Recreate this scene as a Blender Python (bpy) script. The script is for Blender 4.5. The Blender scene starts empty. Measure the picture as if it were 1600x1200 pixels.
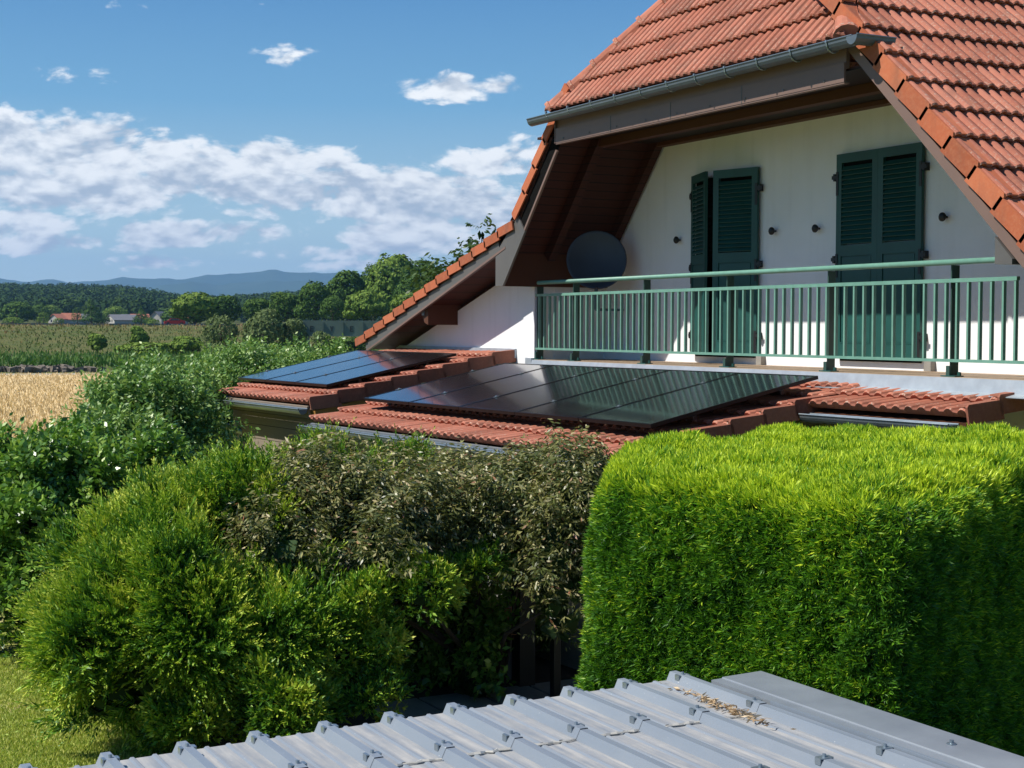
import bpy, math, random
import numpy as np
from math import sin, cos, pi, radians, sqrt, atan2
from mathutils import Matrix, Vector
random.seed(7); RNG = np.random.default_rng(11)
S = bpy.context.scene; COL = S.collection

# ---------------------------------------------------------------- camera
FPX, YAW, PITCH, ROLL = 2379.4, -1.08317719, -.03735, .00295715
def V(*a): return np.array(a, float)
FW = V(sin(YAW)*cos(PITCH), cos(YAW)*cos(PITCH), sin(PITCH))
_r = V(cos(YAW), -sin(YAW), 0); _u = np.cross(_r, FW)
CR = _r*cos(ROLL)+_u*sin(ROLL); CU = -_r*sin(ROLL)+_u*cos(ROLL)
cd = bpy.data.cameras.new('camera'); cam = bpy.data.objects.new('camera', cd); COL.objects.link(cam)
cam.matrix_world = Matrix(((CR[0], CU[0], -FW[0], 0), (CR[1], CU[1], -FW[1], 0), (CR[2], CU[2], -FW[2], 0), (0, 0, 0, 1)))
cd.sensor_width = 36; cd.lens = FPX/1600*36; cd.clip_start = .1; cd.clip_end = 60000
S.camera = cam
def ray(x, y): return FW+CR*(x-800)/FPX-CU*(y-600)/FPX
def at(x, y, d):                      # point seen at photo position x, y at horizontal distance d
    r = ray(x, y); return r*d/sqrt(r[0]**2+r[1]**2)
def onY(x, y, Y): r = ray(x, y); return r*Y/r[1]
def onZ(x, y, Z): r = ray(x, y); return r*Z/r[2]

# ---------------------------------------------------------------- exposure, world, sun
S.view_settings.view_transform = 'Standard'; S.view_settings.look = 'None'
S.view_settings.exposure = 0.43; S.view_settings.gamma = 1; S.view_settings.use_curve_mapping = False
SUND = V(.25, 1, -1.31); SUND /= np.linalg.norm(SUND)          # direction the sunlight travels
EL = math.asin(-SUND[2]); AZ = atan2(-SUND[0], -SUND[1])
sl = bpy.data.lights.new('sun', 'SUN'); sl.energy = 5.0; sl.angle = radians(.53); sl.color = (1, .95, .86)
so = bpy.data.objects.new('sun', sl); COL.objects.link(so)
so.rotation_euler = Vector(SUND).to_track_quat('-Z', 'Y').to_euler()

class NT:                              # tiny node-tree writer
    def __init__(s, t): s.t = t; t.nodes.clear()
    def n(s, ty, **k):
        nd = s.t.nodes.new(ty)
        for a, b in k.items():
            if a == 'ins':
                for i, v in b.items():
                    if isinstance(v, bpy.types.NodeSocket): s.t.links.new(v, nd.inputs[i])
                    else: nd.inputs[i].default_value = v
            else: setattr(nd, a, b)
        return nd
    def m(s, op, a, b=0.0, c=None, clamp=False):
        nd = s.n('ShaderNodeMath', operation=op, use_clamp=clamp); L = [a, b]+([c] if c is not None else [])
        for i, v in enumerate(L):
            if isinstance(v, bpy.types.NodeSocket): s.t.links.new(v, nd.inputs[i])
            else: nd.inputs[i].default_value = v
        return nd.outputs[0]
    def mix(s, f, a, b, bt='MIX'):
        nd = s.n('ShaderNodeMix', data_type='RGBA', blend_type=bt)
        for i, v in ((0, f), (6, a), (7, b)):
            if isinstance(v, bpy.types.NodeSocket): s.t.links.new(v, nd.inputs[i])
            else: nd.inputs[i].default_value = v if i == 0 else (tuple(v)+(1,))[:4]
        return nd.outputs[2]
    def ramp(s, f, stops, interp='LINEAR'):
        nd = s.n('ShaderNodeValToRGB'); r = nd.color_ramp; r.interpolation = interp
        while len(r.elements) < len(stops): r.elements.new(.5)
        for e, (p, c) in zip(r.elements, stops): e.position = p; e.color = tuple(c)+(1,)
        s.t.links.new(f, nd.inputs[0]); return nd.outputs[0]
    def dot(s, v, c):
        nd = s.n('ShaderNodeVectorMath', operation='DOT_PRODUCT'); s.t.links.new(v, nd.inputs[0]); nd.inputs[1].default_value = tuple(c)
        return nd.outputs['Value']
    def noise(s, vec, scale, detail=4, rough=.5, dist=0, dim='3D'):
        nd = s.n('ShaderNodeTexNoise', noise_dimensions=dim); nd.inputs['Scale'].default_value = scale
        nd.inputs['Detail'].default_value = detail; nd.inputs['Roughness'].default_value = rough; nd.inputs['Distortion'].default_value = dist
        if vec is not None: s.t.links.new(vec, nd.inputs['Vector'])
        return nd.outputs['Fac']

W = bpy.data.worlds.new('World'); S.world = W; W.use_nodes = True
w = NT(W.node_tree)
sky = w.n('ShaderNodeTexSky', sky_type='NISHITA', sun_disc=False, sun_elevation=EL, sun_rotation=AZ % (2*pi), altitude=200, air_density=1.0, dust_density=.4, ozone_density=2.6)
tc = w.n('ShaderNodeTexCoord').outputs['Generated']
hd = V(sin(YAW), cos(YAW), 0); rt = V(cos(YAW), -sin(YAW), 0)
df = w.m('MAXIMUM', w.dot(tc, hd), .05)
A = w.m('DIVIDE', w.dot(tc, rt), df); Ev = w.m('DIVIDE', w.dot(tc, (0, 0, 1)), df)
# cumulus: clumps placed by compass bearing and elevation (tangent units), broken up by noise
CL = [(10, 235, 250, 66, 1.35), (170, 240, 170, 52, 1.1), (60, 300, 340, 42, 1.3), (330, 285, 200, 46, 1.1), (420, 250, 130, 36, 1.0), (560, 310, 250, 50, 1.1), (700, 335, 190, 50, 1.05),
      (770, 250, 100, 30, .75), (700, 140, 105, 27, 1.15), (20, 350, 110, 34, .95), (90, 384, 170, 20, .9), (330, 368, 190, 26, 1.05), (460, 396, 170, 17, .95), (240, 412, 150, 13, .85), (560, 415, 140, 10, .7),
      (640, 372, 190, 30, 1.0), (860, 225, 80, 26, .6), (100, 122, 55, 12, .3), (430, 92, 64, 14, .2), (-500, 260, 400, 70, 1.0), (1500, 250, 600, 80, 1.0), (-1700, 260, 600, 80, .9)]
cov = None
for x, y, rx, ry, s_ in CL:
    ax = w.m('MULTIPLY_ADD', A, FPX/rx, -(x-800)/rx); ey = w.m('MULTIPLY_ADD', Ev, FPX/ry, -(511-y)/ry)
    c = w.m('MULTIPLY_ADD', w.m('MULTIPLY_ADD', ax, ax, w.m('MULTIPLY', ey, ey)), -s_, s_)
    cov = c if cov is None else w.m('MAXIMUM', cov, c)
cov = w.m('MAXIMUM', cov, -1.0)
def cloud(lift, det):
    cx = w.n('ShaderNodeCombineXYZ', ins={0: w.m('MULTIPLY', A, .8), 1: w.m('MULTIPLY', w.m('ADD', Ev, lift), 1.6), 2: .37})
    big = w.noise(cx.outputs[0], 22, det, .62, .25)
    vo = w.n('ShaderNodeTexVoronoi', feature='SMOOTH_F1', voronoi_dimensions='2D', ins={'Vector': cx.outputs[0], 'Scale': 62, 'Smoothness': .35, 'Detail': 1}).outputs['Distance']
    return w.m('ADD', w.m('MULTIPLY_ADD', w.m('SUBTRACT', big, .485), 5.6, cov), w.m('MULTIPLY', w.m('SUBTRACT', .42, vo), .75))
d0 = cloud(0.0, 6); d1 = cloud(.0085, 4)
mk = w.n('ShaderNodeMapRange', interpolation_type='SMOOTHSTEP', ins={0: d0, 1: .0, 2: .8}).outputs[0]
up = w.m('MULTIPLY', w.n('ShaderNodeMapRange', interpolation_type='SMOOTHSTEP', ins={0: w.m('SUBTRACT', d1, d0), 1: -.85, 2: .95}).outputs[0], w.n('ShaderNodeMapRange', ins={0: d1, 1: .0, 2: .9}).outputs[0])
tex2 = w.noise(tc, 60, 2, .6)
shd = w.m('MULTIPLY', up, w.m('ADD', .75, w.m('MULTIPLY', tex2, .5)), clamp=True)
ccol = w.mix(shd, (12.6, 12.7, 12.6), (5.6, 6.4, 7.4))
skc = w.n('ShaderNodeHueSaturation', ins={'Saturation': 1.2, 'Value': .95, 'Color': sky.outputs[0]}).outputs[0]
elv = w.m('MULTIPLY', w.m('ARCSINE', w.dot(tc, (0, 0, 1))), 1/.45, clamp=True)
gr = w.ramp(elv, [(0, (.66, .83, .84)), (.14, (.52, .74, .82)), (.32, (.2, .46, .72)), (.55, (.07, .245, .56)), (1, (.04, .17, .46))])
skc = w.mix(.93, skc, w.n('ShaderNodeVectorMath', operation='SCALE', ins={0: gr, 'Scale': 10.8}).outputs[0])
skyc = w.mix(w.m('MULTIPLY', mk, .93), skc, ccol)
bg = w.n('ShaderNodeBackground', ins={'Color': skyc, 'Strength': .067})
w.t.links.new(bg.outputs[0], w.n('ShaderNodeOutputWorld').inputs[0])
S.cycles.max_bounces = 8; S.cycles.transparent_max_bounces = 8; S.cycles.volume_bounces = 0

# ---------------------------------------------------------------- materials
def mat(name, build):
    m = bpy.data.materials.new(name); m.use_nodes = True; t = NT(m.node_tree); sh = build(t)
    t.t.links.new(sh, t.n('ShaderNodeOutputMaterial').inputs[0]); return m
def pbsdf(t, col, rough=.6, metal=0, spec=.5, bump=None, bs=.3, coat=0, bd=.01):
    p = t.n('ShaderNodeBsdfPrincipled', ins={'Base Color': col if isinstance(col, bpy.types.NodeSocket) else tuple(col)+(1,), 'Roughness': rough, 'Metallic': metal, 'Specular IOR Level': spec, 'Coat Weight': coat})
    if bump is not None:
        b = t.n('ShaderNodeBump', ins={'Strength': bs, 'Distance': bd, 'Height': bump}); t.t.links.new(b.outputs[0], p.inputs['Normal'])
    return p.outputs[0]
def attr(t, n='rnd'): return t.n('ShaderNodeAttribute', attribute_name=n).outputs['Fac']
def ob(t): return t.n('ShaderNodeNewGeometry').outputs['Position']
def simple(name, c, c2=None, scale=4, rough=.6, metal=0, bs=.15, bscale=60, coat=0, spec=.5):
    def f(t):
        p = ob(t); n = t.noise(p, scale, 5, .6)
        return pbsdf(t, t.mix(t.ramp(n, [(.3, (0,)*3), (.7, (1,)*3)]), c, c2 or [v*.8 for v in c]), rough, metal, spec, t.noise(p, bscale, 3), bs, coat, .004)
    return mat(name, f)
def foliage(name, stops, trans=.35, rough=.5, spec=.35, clump=None):
    def f(t):
        c = t.ramp(attr(t), stops)
        if clump: c = t.mix(t.ramp(t.noise(ob(t), clump[0], 2), [(.42, (0,)*3), (.62, (1,)*3)]), c, clump[1], 'MULTIPLY')
        a = pbsdf(t, c, rough, 0, spec)
        b = t.n('ShaderNodeBsdfTranslucent'); t.t.links.new(t.mix(.5, c, (1, 1, .3), 'MULTIPLY'), b.inputs[0])
        mx = t.n('ShaderNodeMixShader', ins={0: trans}); t.t.links.new(a, mx.inputs[1]); t.t.links.new(b.outputs[0], mx.inputs[2])
        return mx.outputs[0]
    return mat(name, f)

def tilef(c):
    def f(t):
        p = ob(t); col = t.ramp(attr(t), [(0, [v*.74 for v in c]), (.5, c), (1, (c[0]*1.16, c[1]*1.3, c[2]*1.35))])
        n1 = t.noise(p, 2.2, 5, .65); n2 = t.noise(p, 26, 5, .7)
        col = t.mix(t.m('MULTIPLY', t.ramp(n1, [(.5, (0,)*3), (.75, (1,)*3)]), .4), col, (.2, .1, .07))
        col = t.mix(t.m('MULTIPLY', t.ramp(n2, [(.45, (0,)*3), (.8, (1,)*3)]), .35), col, (.52, .24, .13))
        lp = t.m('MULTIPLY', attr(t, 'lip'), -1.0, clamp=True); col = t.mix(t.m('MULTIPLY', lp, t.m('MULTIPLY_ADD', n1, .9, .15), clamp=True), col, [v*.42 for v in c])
        st_ = t.noise(t.n('ShaderNodeMapping', ins={0: p, 3: (5, 5, .8)}).outputs[0], 1.0, 4); col = t.mix(t.m('MULTIPLY', t.ramp(st_, [(.52, (0,)*3), (.7, (1,)*3)]), .4), col, (.13, .075, .055))
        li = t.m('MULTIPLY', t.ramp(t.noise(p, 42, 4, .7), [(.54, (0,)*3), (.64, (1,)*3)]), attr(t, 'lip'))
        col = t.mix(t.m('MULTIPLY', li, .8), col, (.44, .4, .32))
        return pbsdf(t, col, .8, 0, .25, n2, .35, 0, .006)
    return f
M = {}
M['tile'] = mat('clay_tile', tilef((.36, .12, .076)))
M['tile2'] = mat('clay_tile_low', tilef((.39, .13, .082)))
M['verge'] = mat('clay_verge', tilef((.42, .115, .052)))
M['verge_dull'] = mat('clay_verge_dull', tilef((.25, .085, .055)))
def render_wall(t):
    p = ob(t); n = t.noise(p, .9, 5, .6); g = t.noise(p, 90, 3, .7)
    st = t.noise(t.n('ShaderNodeMapping', ins={0: p, 3: (6, 6, .5)}).outputs[0], 1.0, 3)
    c = t.mix(t.ramp(n, [(.35, (0,)*3), (.75, (1,)*3)]), (.82, .82, .83), (.75, .755, .765))
    c = t.mix(t.m('MULTIPLY', t.ramp(st, [(.52, (0,)*3), (.75, (1,)*3)]), .18), c, (.5, .5, .48))
    return pbsdf(t, c, .9, 0, .2, g, .5, 0, .006)
M['wall'] = mat('white_render', render_wall)
M['green'] = simple('rail_green', (.15, .32, .25), (.12, .26, .2), 9, .45, 0, .05)
M['shutter'] = simple('shutter_green', (.01, .08, .068), (.008, .06, .052), 3, .5, 0, .05)
M['post'] = simple('post_green_shaded', (.03, .075, .06), None, 5, .5)  # rail green darkened, the posts' unlit side put into the colour
M['black'] = simple('black_iron', (.012, .012, .013), None, 5, .5)
M['brown_metal'] = simple('brown_trim', (.2, .125, .1), (.17, .11, .09), 2, .5, .1, .03)
M['grey_trim'] = simple('grey_brown_trim', (.125, .115, .108), (.1, .095, .09), 2, .45, .1, .03)
M['zinc'] = simple('zinc', (.34, .39, .42), (.25, .3, .33), 6, .38, .75, .05)
M['zinc_dark'] = simple('gutter_grey', (.11, .14, .17), (.085, .11, .135), 5, .4, .15, .03)
M['lead'] = simple('flashing', (.42, .47, .51), (.33, .37, .41), 7, .5, .35, .1)
M['steel'] = simple('bright_steel', (.7, .7, .7), None, 5, .3, 1)
def wood(c1, c2, horizontal_axis, w_, gap=.06):
    def f(t):
        p = ob(t); sp = t.n('ShaderNodeSeparateXYZ'); t.t.links.new(p, sp.inputs[0]); u = sp.outputs[horizontal_axis]
        k = t.m('DIVIDE', u, w_); fr = t.m('FRACT', k); fl = t.m('FLOOR', k)
        wn = t.n('ShaderNodeTexWhiteNoise', noise_dimensions='1D'); t.t.links.new(fl, wn.inputs['W'])
        g = t.noise(t.n('ShaderNodeMapping', ins={0: p, 3: (3, 3, 40) if horizontal_axis == 2 else (3, 40, 40)}).outputs[0], 1.2, 5, .65)
        c = t.mix(g, c1, c2); c = t.mix(t.m('MULTIPLY', wn.outputs[0], .35), c, [v*.6 for v in c1])
        ln = t.m('LESS_THAN', fr, gap); c = t.mix(t.m('MULTIPLY', ln, .85), c, (.01, .008, .006))
        return pbsdf(t, c, .65, 0, .3, g, .2)
    return f
M['soffit'] = mat('soffit_boards', wood((.075, .024, .015), (.03, .01, .007), 2, .1, .12))
M['wood_red'] = mat('stained_wood', wood((.12, .045, .022), (.07, .026, .014), 1, 3))
M['clad'] = mat('weathered_cladding', wood((.3, .25, .2), (.19, .155, .125), 2, .2, .05))
M['deck'] = mat('deck_boards', wood((.42, .3, .2), (.3, .22, .15), 1, .14, .07))
M['ochre'] = mat('ochre_board', wood((.45, .24, .06), (.34, .17, .045), 1, 3))
M['dish'] = simple('dish_grey', (.045, .052, .07), None, 3, .45)
M['dark'] = simple('gap_shade', (.008, .008, .008), None, 3, .95, 0, 0, 60, 0, .05)
M['glass'] = mat('window_glass', lambda t: pbsdf(t, (.01, .012, .014), .05, 0, .8))
def cells(t):
    tco = t.n('ShaderNodeTexCoord').outputs['Object']; sp = t.n('ShaderNodeSeparateXYZ'); t.t.links.new(tco, sp.inputs[0])
    a = t.m('LESS_THAN', t.m('FRACT', t.m('MULTIPLY', sp.outputs[1], 24)), .09)
    b = t.m('LESS_THAN', t.m('FRACT', t.m('MULTIPLY', sp.outputs[0], 5.4)), .03)
    c = t.mix(t.m('MAXIMUM', a, b), (.008, .009, .011), (.03, .032, .036))
    n = t.noise(tco, 2.2, 4); 
    d = t.noise(t.n('ShaderNodeMapping', ins={0: tco, 3: (1.5, .5, 1)}).outputs[0], 3, 6, .7)
    c = t.mix(t.m('MULTIPLY', t.ramp(d, [(.4, (0,)*3), (.8, (1,)*3)]), .25), c, (.06, .055, .05))
    p = t.n('ShaderNodeBsdfPrincipled', ins={'Base Color': c, 'Roughness': t.m('ADD', .14, t.m('MULTIPLY', n, .09)), 'Specular IOR Level': .5, 'IOR': 1.7, 'Coat Weight': .6, 'Coat Roughness': .06})
    return p.outputs[0]
M['cells'] = mat('solar_glass', cells)
M['pframe'] = simple('black_anodised', (.012, .012, .014), None, 4, .35, .5)
def ribbed(t):
    p = ob(t); sp = t.n('ShaderNodeSeparateXYZ'); t.t.links.new(p, sp.inputs[0])
    st = t.noise(t.n('ShaderNodeMapping', ins={0: p, 3: (.8, 11, 1)}).outputs[0], 1.6, 6, .65)
    n2 = t.noise(p, 7, 6, .7)
    c = t.mix(t.ramp(t.noise(p, .8, 3), [(.3, (0,)*3), (.7, (1,)*3)]), (.2, .235, .275), (.165, .195, .235))
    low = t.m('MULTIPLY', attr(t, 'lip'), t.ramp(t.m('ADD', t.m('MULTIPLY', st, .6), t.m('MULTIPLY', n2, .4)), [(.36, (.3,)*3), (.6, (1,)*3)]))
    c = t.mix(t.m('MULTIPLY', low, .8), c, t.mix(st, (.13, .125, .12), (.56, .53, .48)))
    c = t.mix(t.m('MULTIPLY', t.ramp(t.noise(p, 38, 4, .75), [(.68, (0,)*3), (.72, (1,)*3)]), .6), c, (.6, .6, .58))
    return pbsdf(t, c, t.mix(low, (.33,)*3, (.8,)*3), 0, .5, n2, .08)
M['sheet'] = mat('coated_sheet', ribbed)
M['flash_grey'] = simple('flashing_grey', (.24, .265, .29), (.18, .2, .225), 3, .4, .15, .1)
M['bark'] = simple('bark', (.09, .065, .045), (.05, .038, .028), 8, .9, 0, .6, 30)
M['terracotta'] = simple('terracotta', (.38, .15, .08), None, 5, .8)
M['stone'] = simple('stone', (.3, .28, .25), (.2, .19, .17), 3, .9, 0, .5, 20)
M['litter'] = foliage('dry_litter', [(0, (.2, .12, .06)), (.5, (.42, .3, .17)), (1, (.6, .48, .32))], .1, .8)
L = {}
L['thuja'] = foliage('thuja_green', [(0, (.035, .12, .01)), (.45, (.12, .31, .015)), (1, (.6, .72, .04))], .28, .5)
L['thuja_in'] = foliage('thuja_inner', [(0, (.012, .035, .006)), (1, (.03, .08, .012))], .2, .7)  # leaf tone near black, paints the shade inside bushes and hedge
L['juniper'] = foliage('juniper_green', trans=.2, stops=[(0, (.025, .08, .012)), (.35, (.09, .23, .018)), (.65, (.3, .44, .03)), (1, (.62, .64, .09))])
L['leafy'] = foliage('leaf_green', [(0, (.05, .12, .025)), (.55, (.15, .29, .06)), (1, (.42, .54, .17))], .28, .42, .45)
L['leafy2'] = foliage('leaf_green_dark', [(0, (.035, .1, .014)), (.6, (.12, .26, .03)), (1, (.36, .5, .09))], .3, .35, .55)
L['olive'] = foliage('olive_leaf', [(0, (.03, .045, .018)), (.45, (.11, .14, .035)), (.7, (.3, .29, .1)), (.88, (.5, .44, .24)), (1, (.36, .16, .09))], .28, .4, .5)
L['cherry'] = foliage('cherry_leaf', [(0, (.035, .08, .02)), (1, (.09, .15, .035))], .3, .45)
L['tree'] = foliage('tree_crown', [(0, (.025, .065, .015)), (.5, (.065, .13, .025)), (1, (.13, .2, .04))], .2, .8, .1)
L['tree_l'] = foliage('tree_crown_light', [(0, (.05, .11, .02)), (.5, (.13, .21, .035)), (1, (.24, .32, .06))], .2, .8, .1)
L['willow'] = foliage('willow_crown', [(0, (.06, .1, .035)), (.5, (.13, .18, .065)), (1, (.23, .28, .11))], .2, .8, .1)
L['forest'] = foliage('forest_canopy', [(0, (.018, .042, .014)), (.5, (.035, .07, .02)), (1, (.06, .1, .026))], .1, .9, .05)
L['grass'] = foliage('lawn_grass', [(0, (.2, .3, .04)), (.6, (.4, .48, .08)), (1, (.66, .64, .2))], .3, .6)
L['corn'] = foliage('corn_leaf', [(0, (.03, .09, .014)), (.6, (.07, .17, .025)), (1, (.2, .28, .06))], .3, .6)
L['dry'] = foliage('dry_grass', [(0, (.06, .11, .02)), (.35, (.13, .16, .04)), (.6, (.22, .15, .07)), (1, (.4, .3, .15))], .2, .9, .1)
L['wheat'] = foliage('wheat_ear', [(0, (.48, .35, .17)), (1, (.78, .62, .37))], .2, .8, .1)

# ---------------------------------------------------------------- mesh helpers
class MB:
    def __init__(s): s.v = []; s.f = []; s.n = 0; s.a = []; s.l = []
    def add(s, v, f, a=None, l=0.):
        s.v.append(np.asarray(v, float).reshape(-1, 3)); s.f += [tuple(i+s.n for i in q) for q in f]; s.n += len(s.v[-1])
        s.a += [random.random() if a is None else a]*len(f); s.l += (list(l) if hasattr(l, '__len__') else [l]*len(f)); return s
    def box(s, lo, hi, ax=None, o=None, a=None):      # ax: three axes, o: origin
        c = [(x, y, z) for z in (lo[2], hi[2]) for y in (lo[1], hi[1]) for x in (lo[0], hi[0])]
        c = np.array(c, float)
        if ax is not None: c = c@np.array(ax)+(o if o is not None else 0)
        return s.add(c, [(0, 2, 3, 1), (4, 5, 7, 6), (0, 1, 5, 4), (2, 6, 7, 3), (0, 4, 6, 2), (1, 3, 7, 5)], a)
    def prism(s, poly, d, a=None):                     # poly: list of 3D points, extruded by d
        p = np.array(poly, float); n = len(p); q = p+np.array(d)
        return s.add(np.vstack([p, q]), [tuple(range(n))[::-1], tuple(range(n, 2*n))]+[(i, (i+1) % n, n+(i+1) % n, n+i) for i in range(n)], a)
    def tube(s, pts, r, k=8, cap=True):
        pts = [np.array(p, float) for p in pts]; rs = r if hasattr(r, '__len__') else [r]*len(pts); vs = []
        for i, p in enumerate(pts):
            d = pts[min(i+1, len(pts)-1)]-pts[max(i-1, 0)]; d /= np.linalg.norm(d)
            h = V(0, 0, 1) if abs(d[2]) < .9 else V(1, 0, 0); x = np.cross(d, h); x /= np.linalg.norm(x); y = np.cross(d, x)
            for j in range(k): t = 2*pi*j/k; vs.append(p+rs[i]*(x*cos(t)+y*sin(t)))
        f = [(i*k+j, i*k+(j+1) % k, (i+1)*k+(j+1) % k, (i+1)*k+j) for i in range(len(pts)-1) for j in range(k)]
        if cap: f += [tuple(range(k)), tuple(range((len(pts)-1)*k, len(pts)*k))[::-1]]
        return s.add(vs, f, .5)
    def lathe(s, prof, o, ax=(0, 0, 1), k=20):
        ax = np.array(ax, float); ax /= np.linalg.norm(ax); h = V(1, 0, 0) if abs(ax[0]) < .9 else V(0, 1, 0)
        x = np.cross(ax, h); x /= np.linalg.norm(x); y = np.cross(ax, x)
        vs = [np.array(o)+ax*z+r*(x*cos(2*pi*j/k)+y*sin(2*pi*j/k)) for r, z in prof for j in range(k)]
        return s.add(vs, [(i*k+j, i*k+(j+1) % k, (i+1)*k+(j+1) % k, (i+1)*k+j) for i in range(len(prof)-1) for j in range(k)], .5)
def link(name, me, m, parent=None, org=None):
    me.materials.append(m); o = bpy.data.objects.new(name, me); COL.objects.link(o)
    if parent is not None:
        o.parent = parent
        if parent.type == 'EMPTY': o.location = -parent.location
    return o
def make(name, mb, m, parent=None, smooth=False, org=None):
    v = np.vstack(mb.v)
    if parent is None and org is None: org = V((v[:, 0].min()+v[:, 0].max())/2, (v[:, 1].min()+v[:, 1].max())/2, v[:, 2].min())
    if parent is None: v = v-org
    me = bpy.data.meshes.new(name); me.from_pydata(v.tolist(), [], mb.f); me.update()
    me.attributes.new('rnd', 'FLOAT', 'FACE').data.foreach_set('value', np.array(mb.a, np.float32))
    if any(v != 0 for v in mb.l): me.attributes.new('lip', 'FLOAT', 'FACE').data.foreach_set('value', np.array(mb.l, np.float32))
    if smooth: me.polygons.foreach_set('use_smooth', [True]*len(me.polygons))
    o = link(name, me, m, parent)
    if parent is None: o.location = org
    return o
def quads(name, P, m, parent=None, rnd=None, n=4, org=None):       # P: (N, n, 3) polygons
    N = len(P); v = P.reshape(-1, 3)
    if parent is None:
        if org is None: org = V(v[:, 0].mean(), v[:, 1].mean(), v[:, 2].min())
        v = v-org
    me = bpy.data.meshes.new(name); me.vertices.add(N*n); me.vertices.foreach_set('co', v.astype(np.float32).ravel())
    me.loops.add(N*n); me.loops.foreach_set('vertex_index', np.arange(N*n, dtype=np.int32))
    me.polygons.add(N); me.polygons.foreach_set('loop_start', np.arange(0, N*n, n, dtype=np.int32)); me.update(calc_edges=True)
    me.attributes.new('rnd', 'FLOAT', 'FACE').data.foreach_set('value', (RNG.random(N) if rnd is None else rnd).astype(np.float32))
    o = link(name, me, m, parent)
    if parent is None: o.location = org
    return o
def empty(name, loc): o = bpy.data.objects.new(name, None); COL.objects.link(o); o.location = tuple(loc); o.empty_display_size = .1; return o
def tag(o, label=None, cat=None, group=None, kind=None):
    for k, v in (('label', label), ('category', cat), ('group', group), ('kind', kind)):
        if v: o[k] = v
    return o
def copy_tree(o, parent=None):
    c = o.copy(); COL.objects.link(c); c.parent = parent
    for ch in list(o.children): copy_tree(ch, c)
    return c
def rhomb(P, D, Wd, l, w_):
    l = np.asarray(l).reshape(-1, 1); w_ = np.asarray(w_).reshape(-1, 1)
    return np.stack([P, P+D*l*.45-Wd*w_, P+D*l, P+D*l*.45+Wd*w_], 1)
def unit(a): return a/np.linalg.norm(a, axis=-1, keepdims=True)

# ---------------------------------------------------------------- tiled roofs
PROF = [(0, 0), (.1, .6), (.24, 1), (.42, 1), (.56, .6), (.66, 0)]
def tiles(name, O, eu, ev, u0, u1, nc, c, rib, m, parent, ulim=None, rh=.026, lip=.05, v0=0.):
    O, eu, ev = map(np.array, (O, eu, ev)); N = np.cross(eu, ev)
    if N[2] < 0: N = -N
    us = []; hs = []; k0 = int(math.floor(u0/rib)); k1 = int(math.ceil(u1/rib))
    for k in range(k0, k1):
        for s, h in PROF: us.append((k+s)*rib); hs.append(h*rh-(.004 if (k % 2 == 0 and s == 0) else 0))
    us = np.array(us+[k1*rib]); hs = np.array(hs+[0.]); kk = np.floor(us[:-1]/rib/2+1e-6).astype(int); n = len(us); mb = MB()
    for r in range(nc):
        va, vb = v0+r*c, v0+(r+1)*c+.03
        rows = []; kn = (us/rib/2+1e-6).astype(int); off = (np.random.default_rng(r*7+3).random(kn.max()-kn.min()+1)[kn-kn.min()]-.5)*.009
        for v, h in ((va+.06, None), (va, lip-.014), (va+.014, lip), (va+(vb-va)*.5, lip*.55), (vb, .002)):
            a, b = (u0, u1) if ulim is None else ulim(v)
            uu = np.clip(us, a, b); rows.append(O+np.outer(uu, eu)+v*ev+np.outer((hs+h+off) if h is not None else hs*0-.02, N))
        rr = {k: random.random() for k in set(kk)}; a_, b_ = (u0, u1) if ulim is None else ulim(va)
        keep = [i for i in range(n-1) if us[i+1] > a_ and us[i] < b_]
        vs = np.vstack(rows); fs = []; av = []; lv = []
        for j in range(4):
            for i in keep: fs.append((j*n+i, j*n+i+1, (j+1)*n+i+1, (j+1)*n+i)); av.append(rr[kk[i]]); lv.append((0, 1, .5, 0)[j] if i % 6 < 4 or j == 0 else -1)
        if not fs: continue
        st = mb.n; mb.v.append(vs); mb.f += [tuple(q+st for q in f) for f in fs]; mb.n += len(vs); mb.a += av; mb.l += lv
    return make(name, mb, m, parent)
def verge(mb, P0, ev, side, nc, c, depth, N, top=.1, raise_=.035, th=.022):
    # L-shaped verge tiles: side plate hanging by depth, top flange of width `top` pointing along -side
    P0, ev, side, N = map(np.array, (P0, ev, side, N))
    for r in range(nc):
        a, b = r*c, (r+1)*c+.035; z0, z1 = raise_+.025, .022
        def pt(v, s_, h): return P0+ev*v+side*s_+N*h
        lo, hi = a, b; poly = [pt(lo, 0, -depth+z0), pt(lo, 0, z0-.02), pt(lo+.02, 0, z0), pt(hi, 0, z1), pt(hi, 0, -depth+z1)]
        mb.prism(poly, side*-th, random.random())
        poly = [pt(lo+.01, 0, z0-.018), pt(lo+.015, 0, z0), pt(hi, 0, z1), pt(hi, 0, z1-.018)]
        mb.prism([p-side*th for p in poly], side*-(top-th), random.random())
def caps(mb, A, B, r=.11, c=.37):
    A, B = np.array(A), np.array(B); L_ = np.linalg.norm(B-A); d = (B-A)/L_; x = np.cross(d, (0, 0, 1)); x /= np.linalg.norm(x); y = np.cross(x, d); k = 8
    for i in range(int(L_/c)):
        vs = []; prof = [(0, 1.16), (.05, 1.16), (.055, 1.0), (.3, .93), (c+.03, .88)]
        for q, s_ in prof:
            for j in range(k+1): t = pi*(-.08+1.16*j/k); vs.append(A+d*(i*c+q)+r*s_*(x*cos(t)+y*sin(t)*.95))
        f = [(a*(k+1)+j, a*(k+1)+j+1, (a+1)*(k+1)+j+1, (a+1)*(k+1)+j) for a in range(len(prof)-1) for j in range(k)]+[tuple(range(k+1))]
        mb.add(vs, f, random.random(), [1, 1, 1, 1, 1, 1, 1, 1]+[0]*(len(f)-8))
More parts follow.
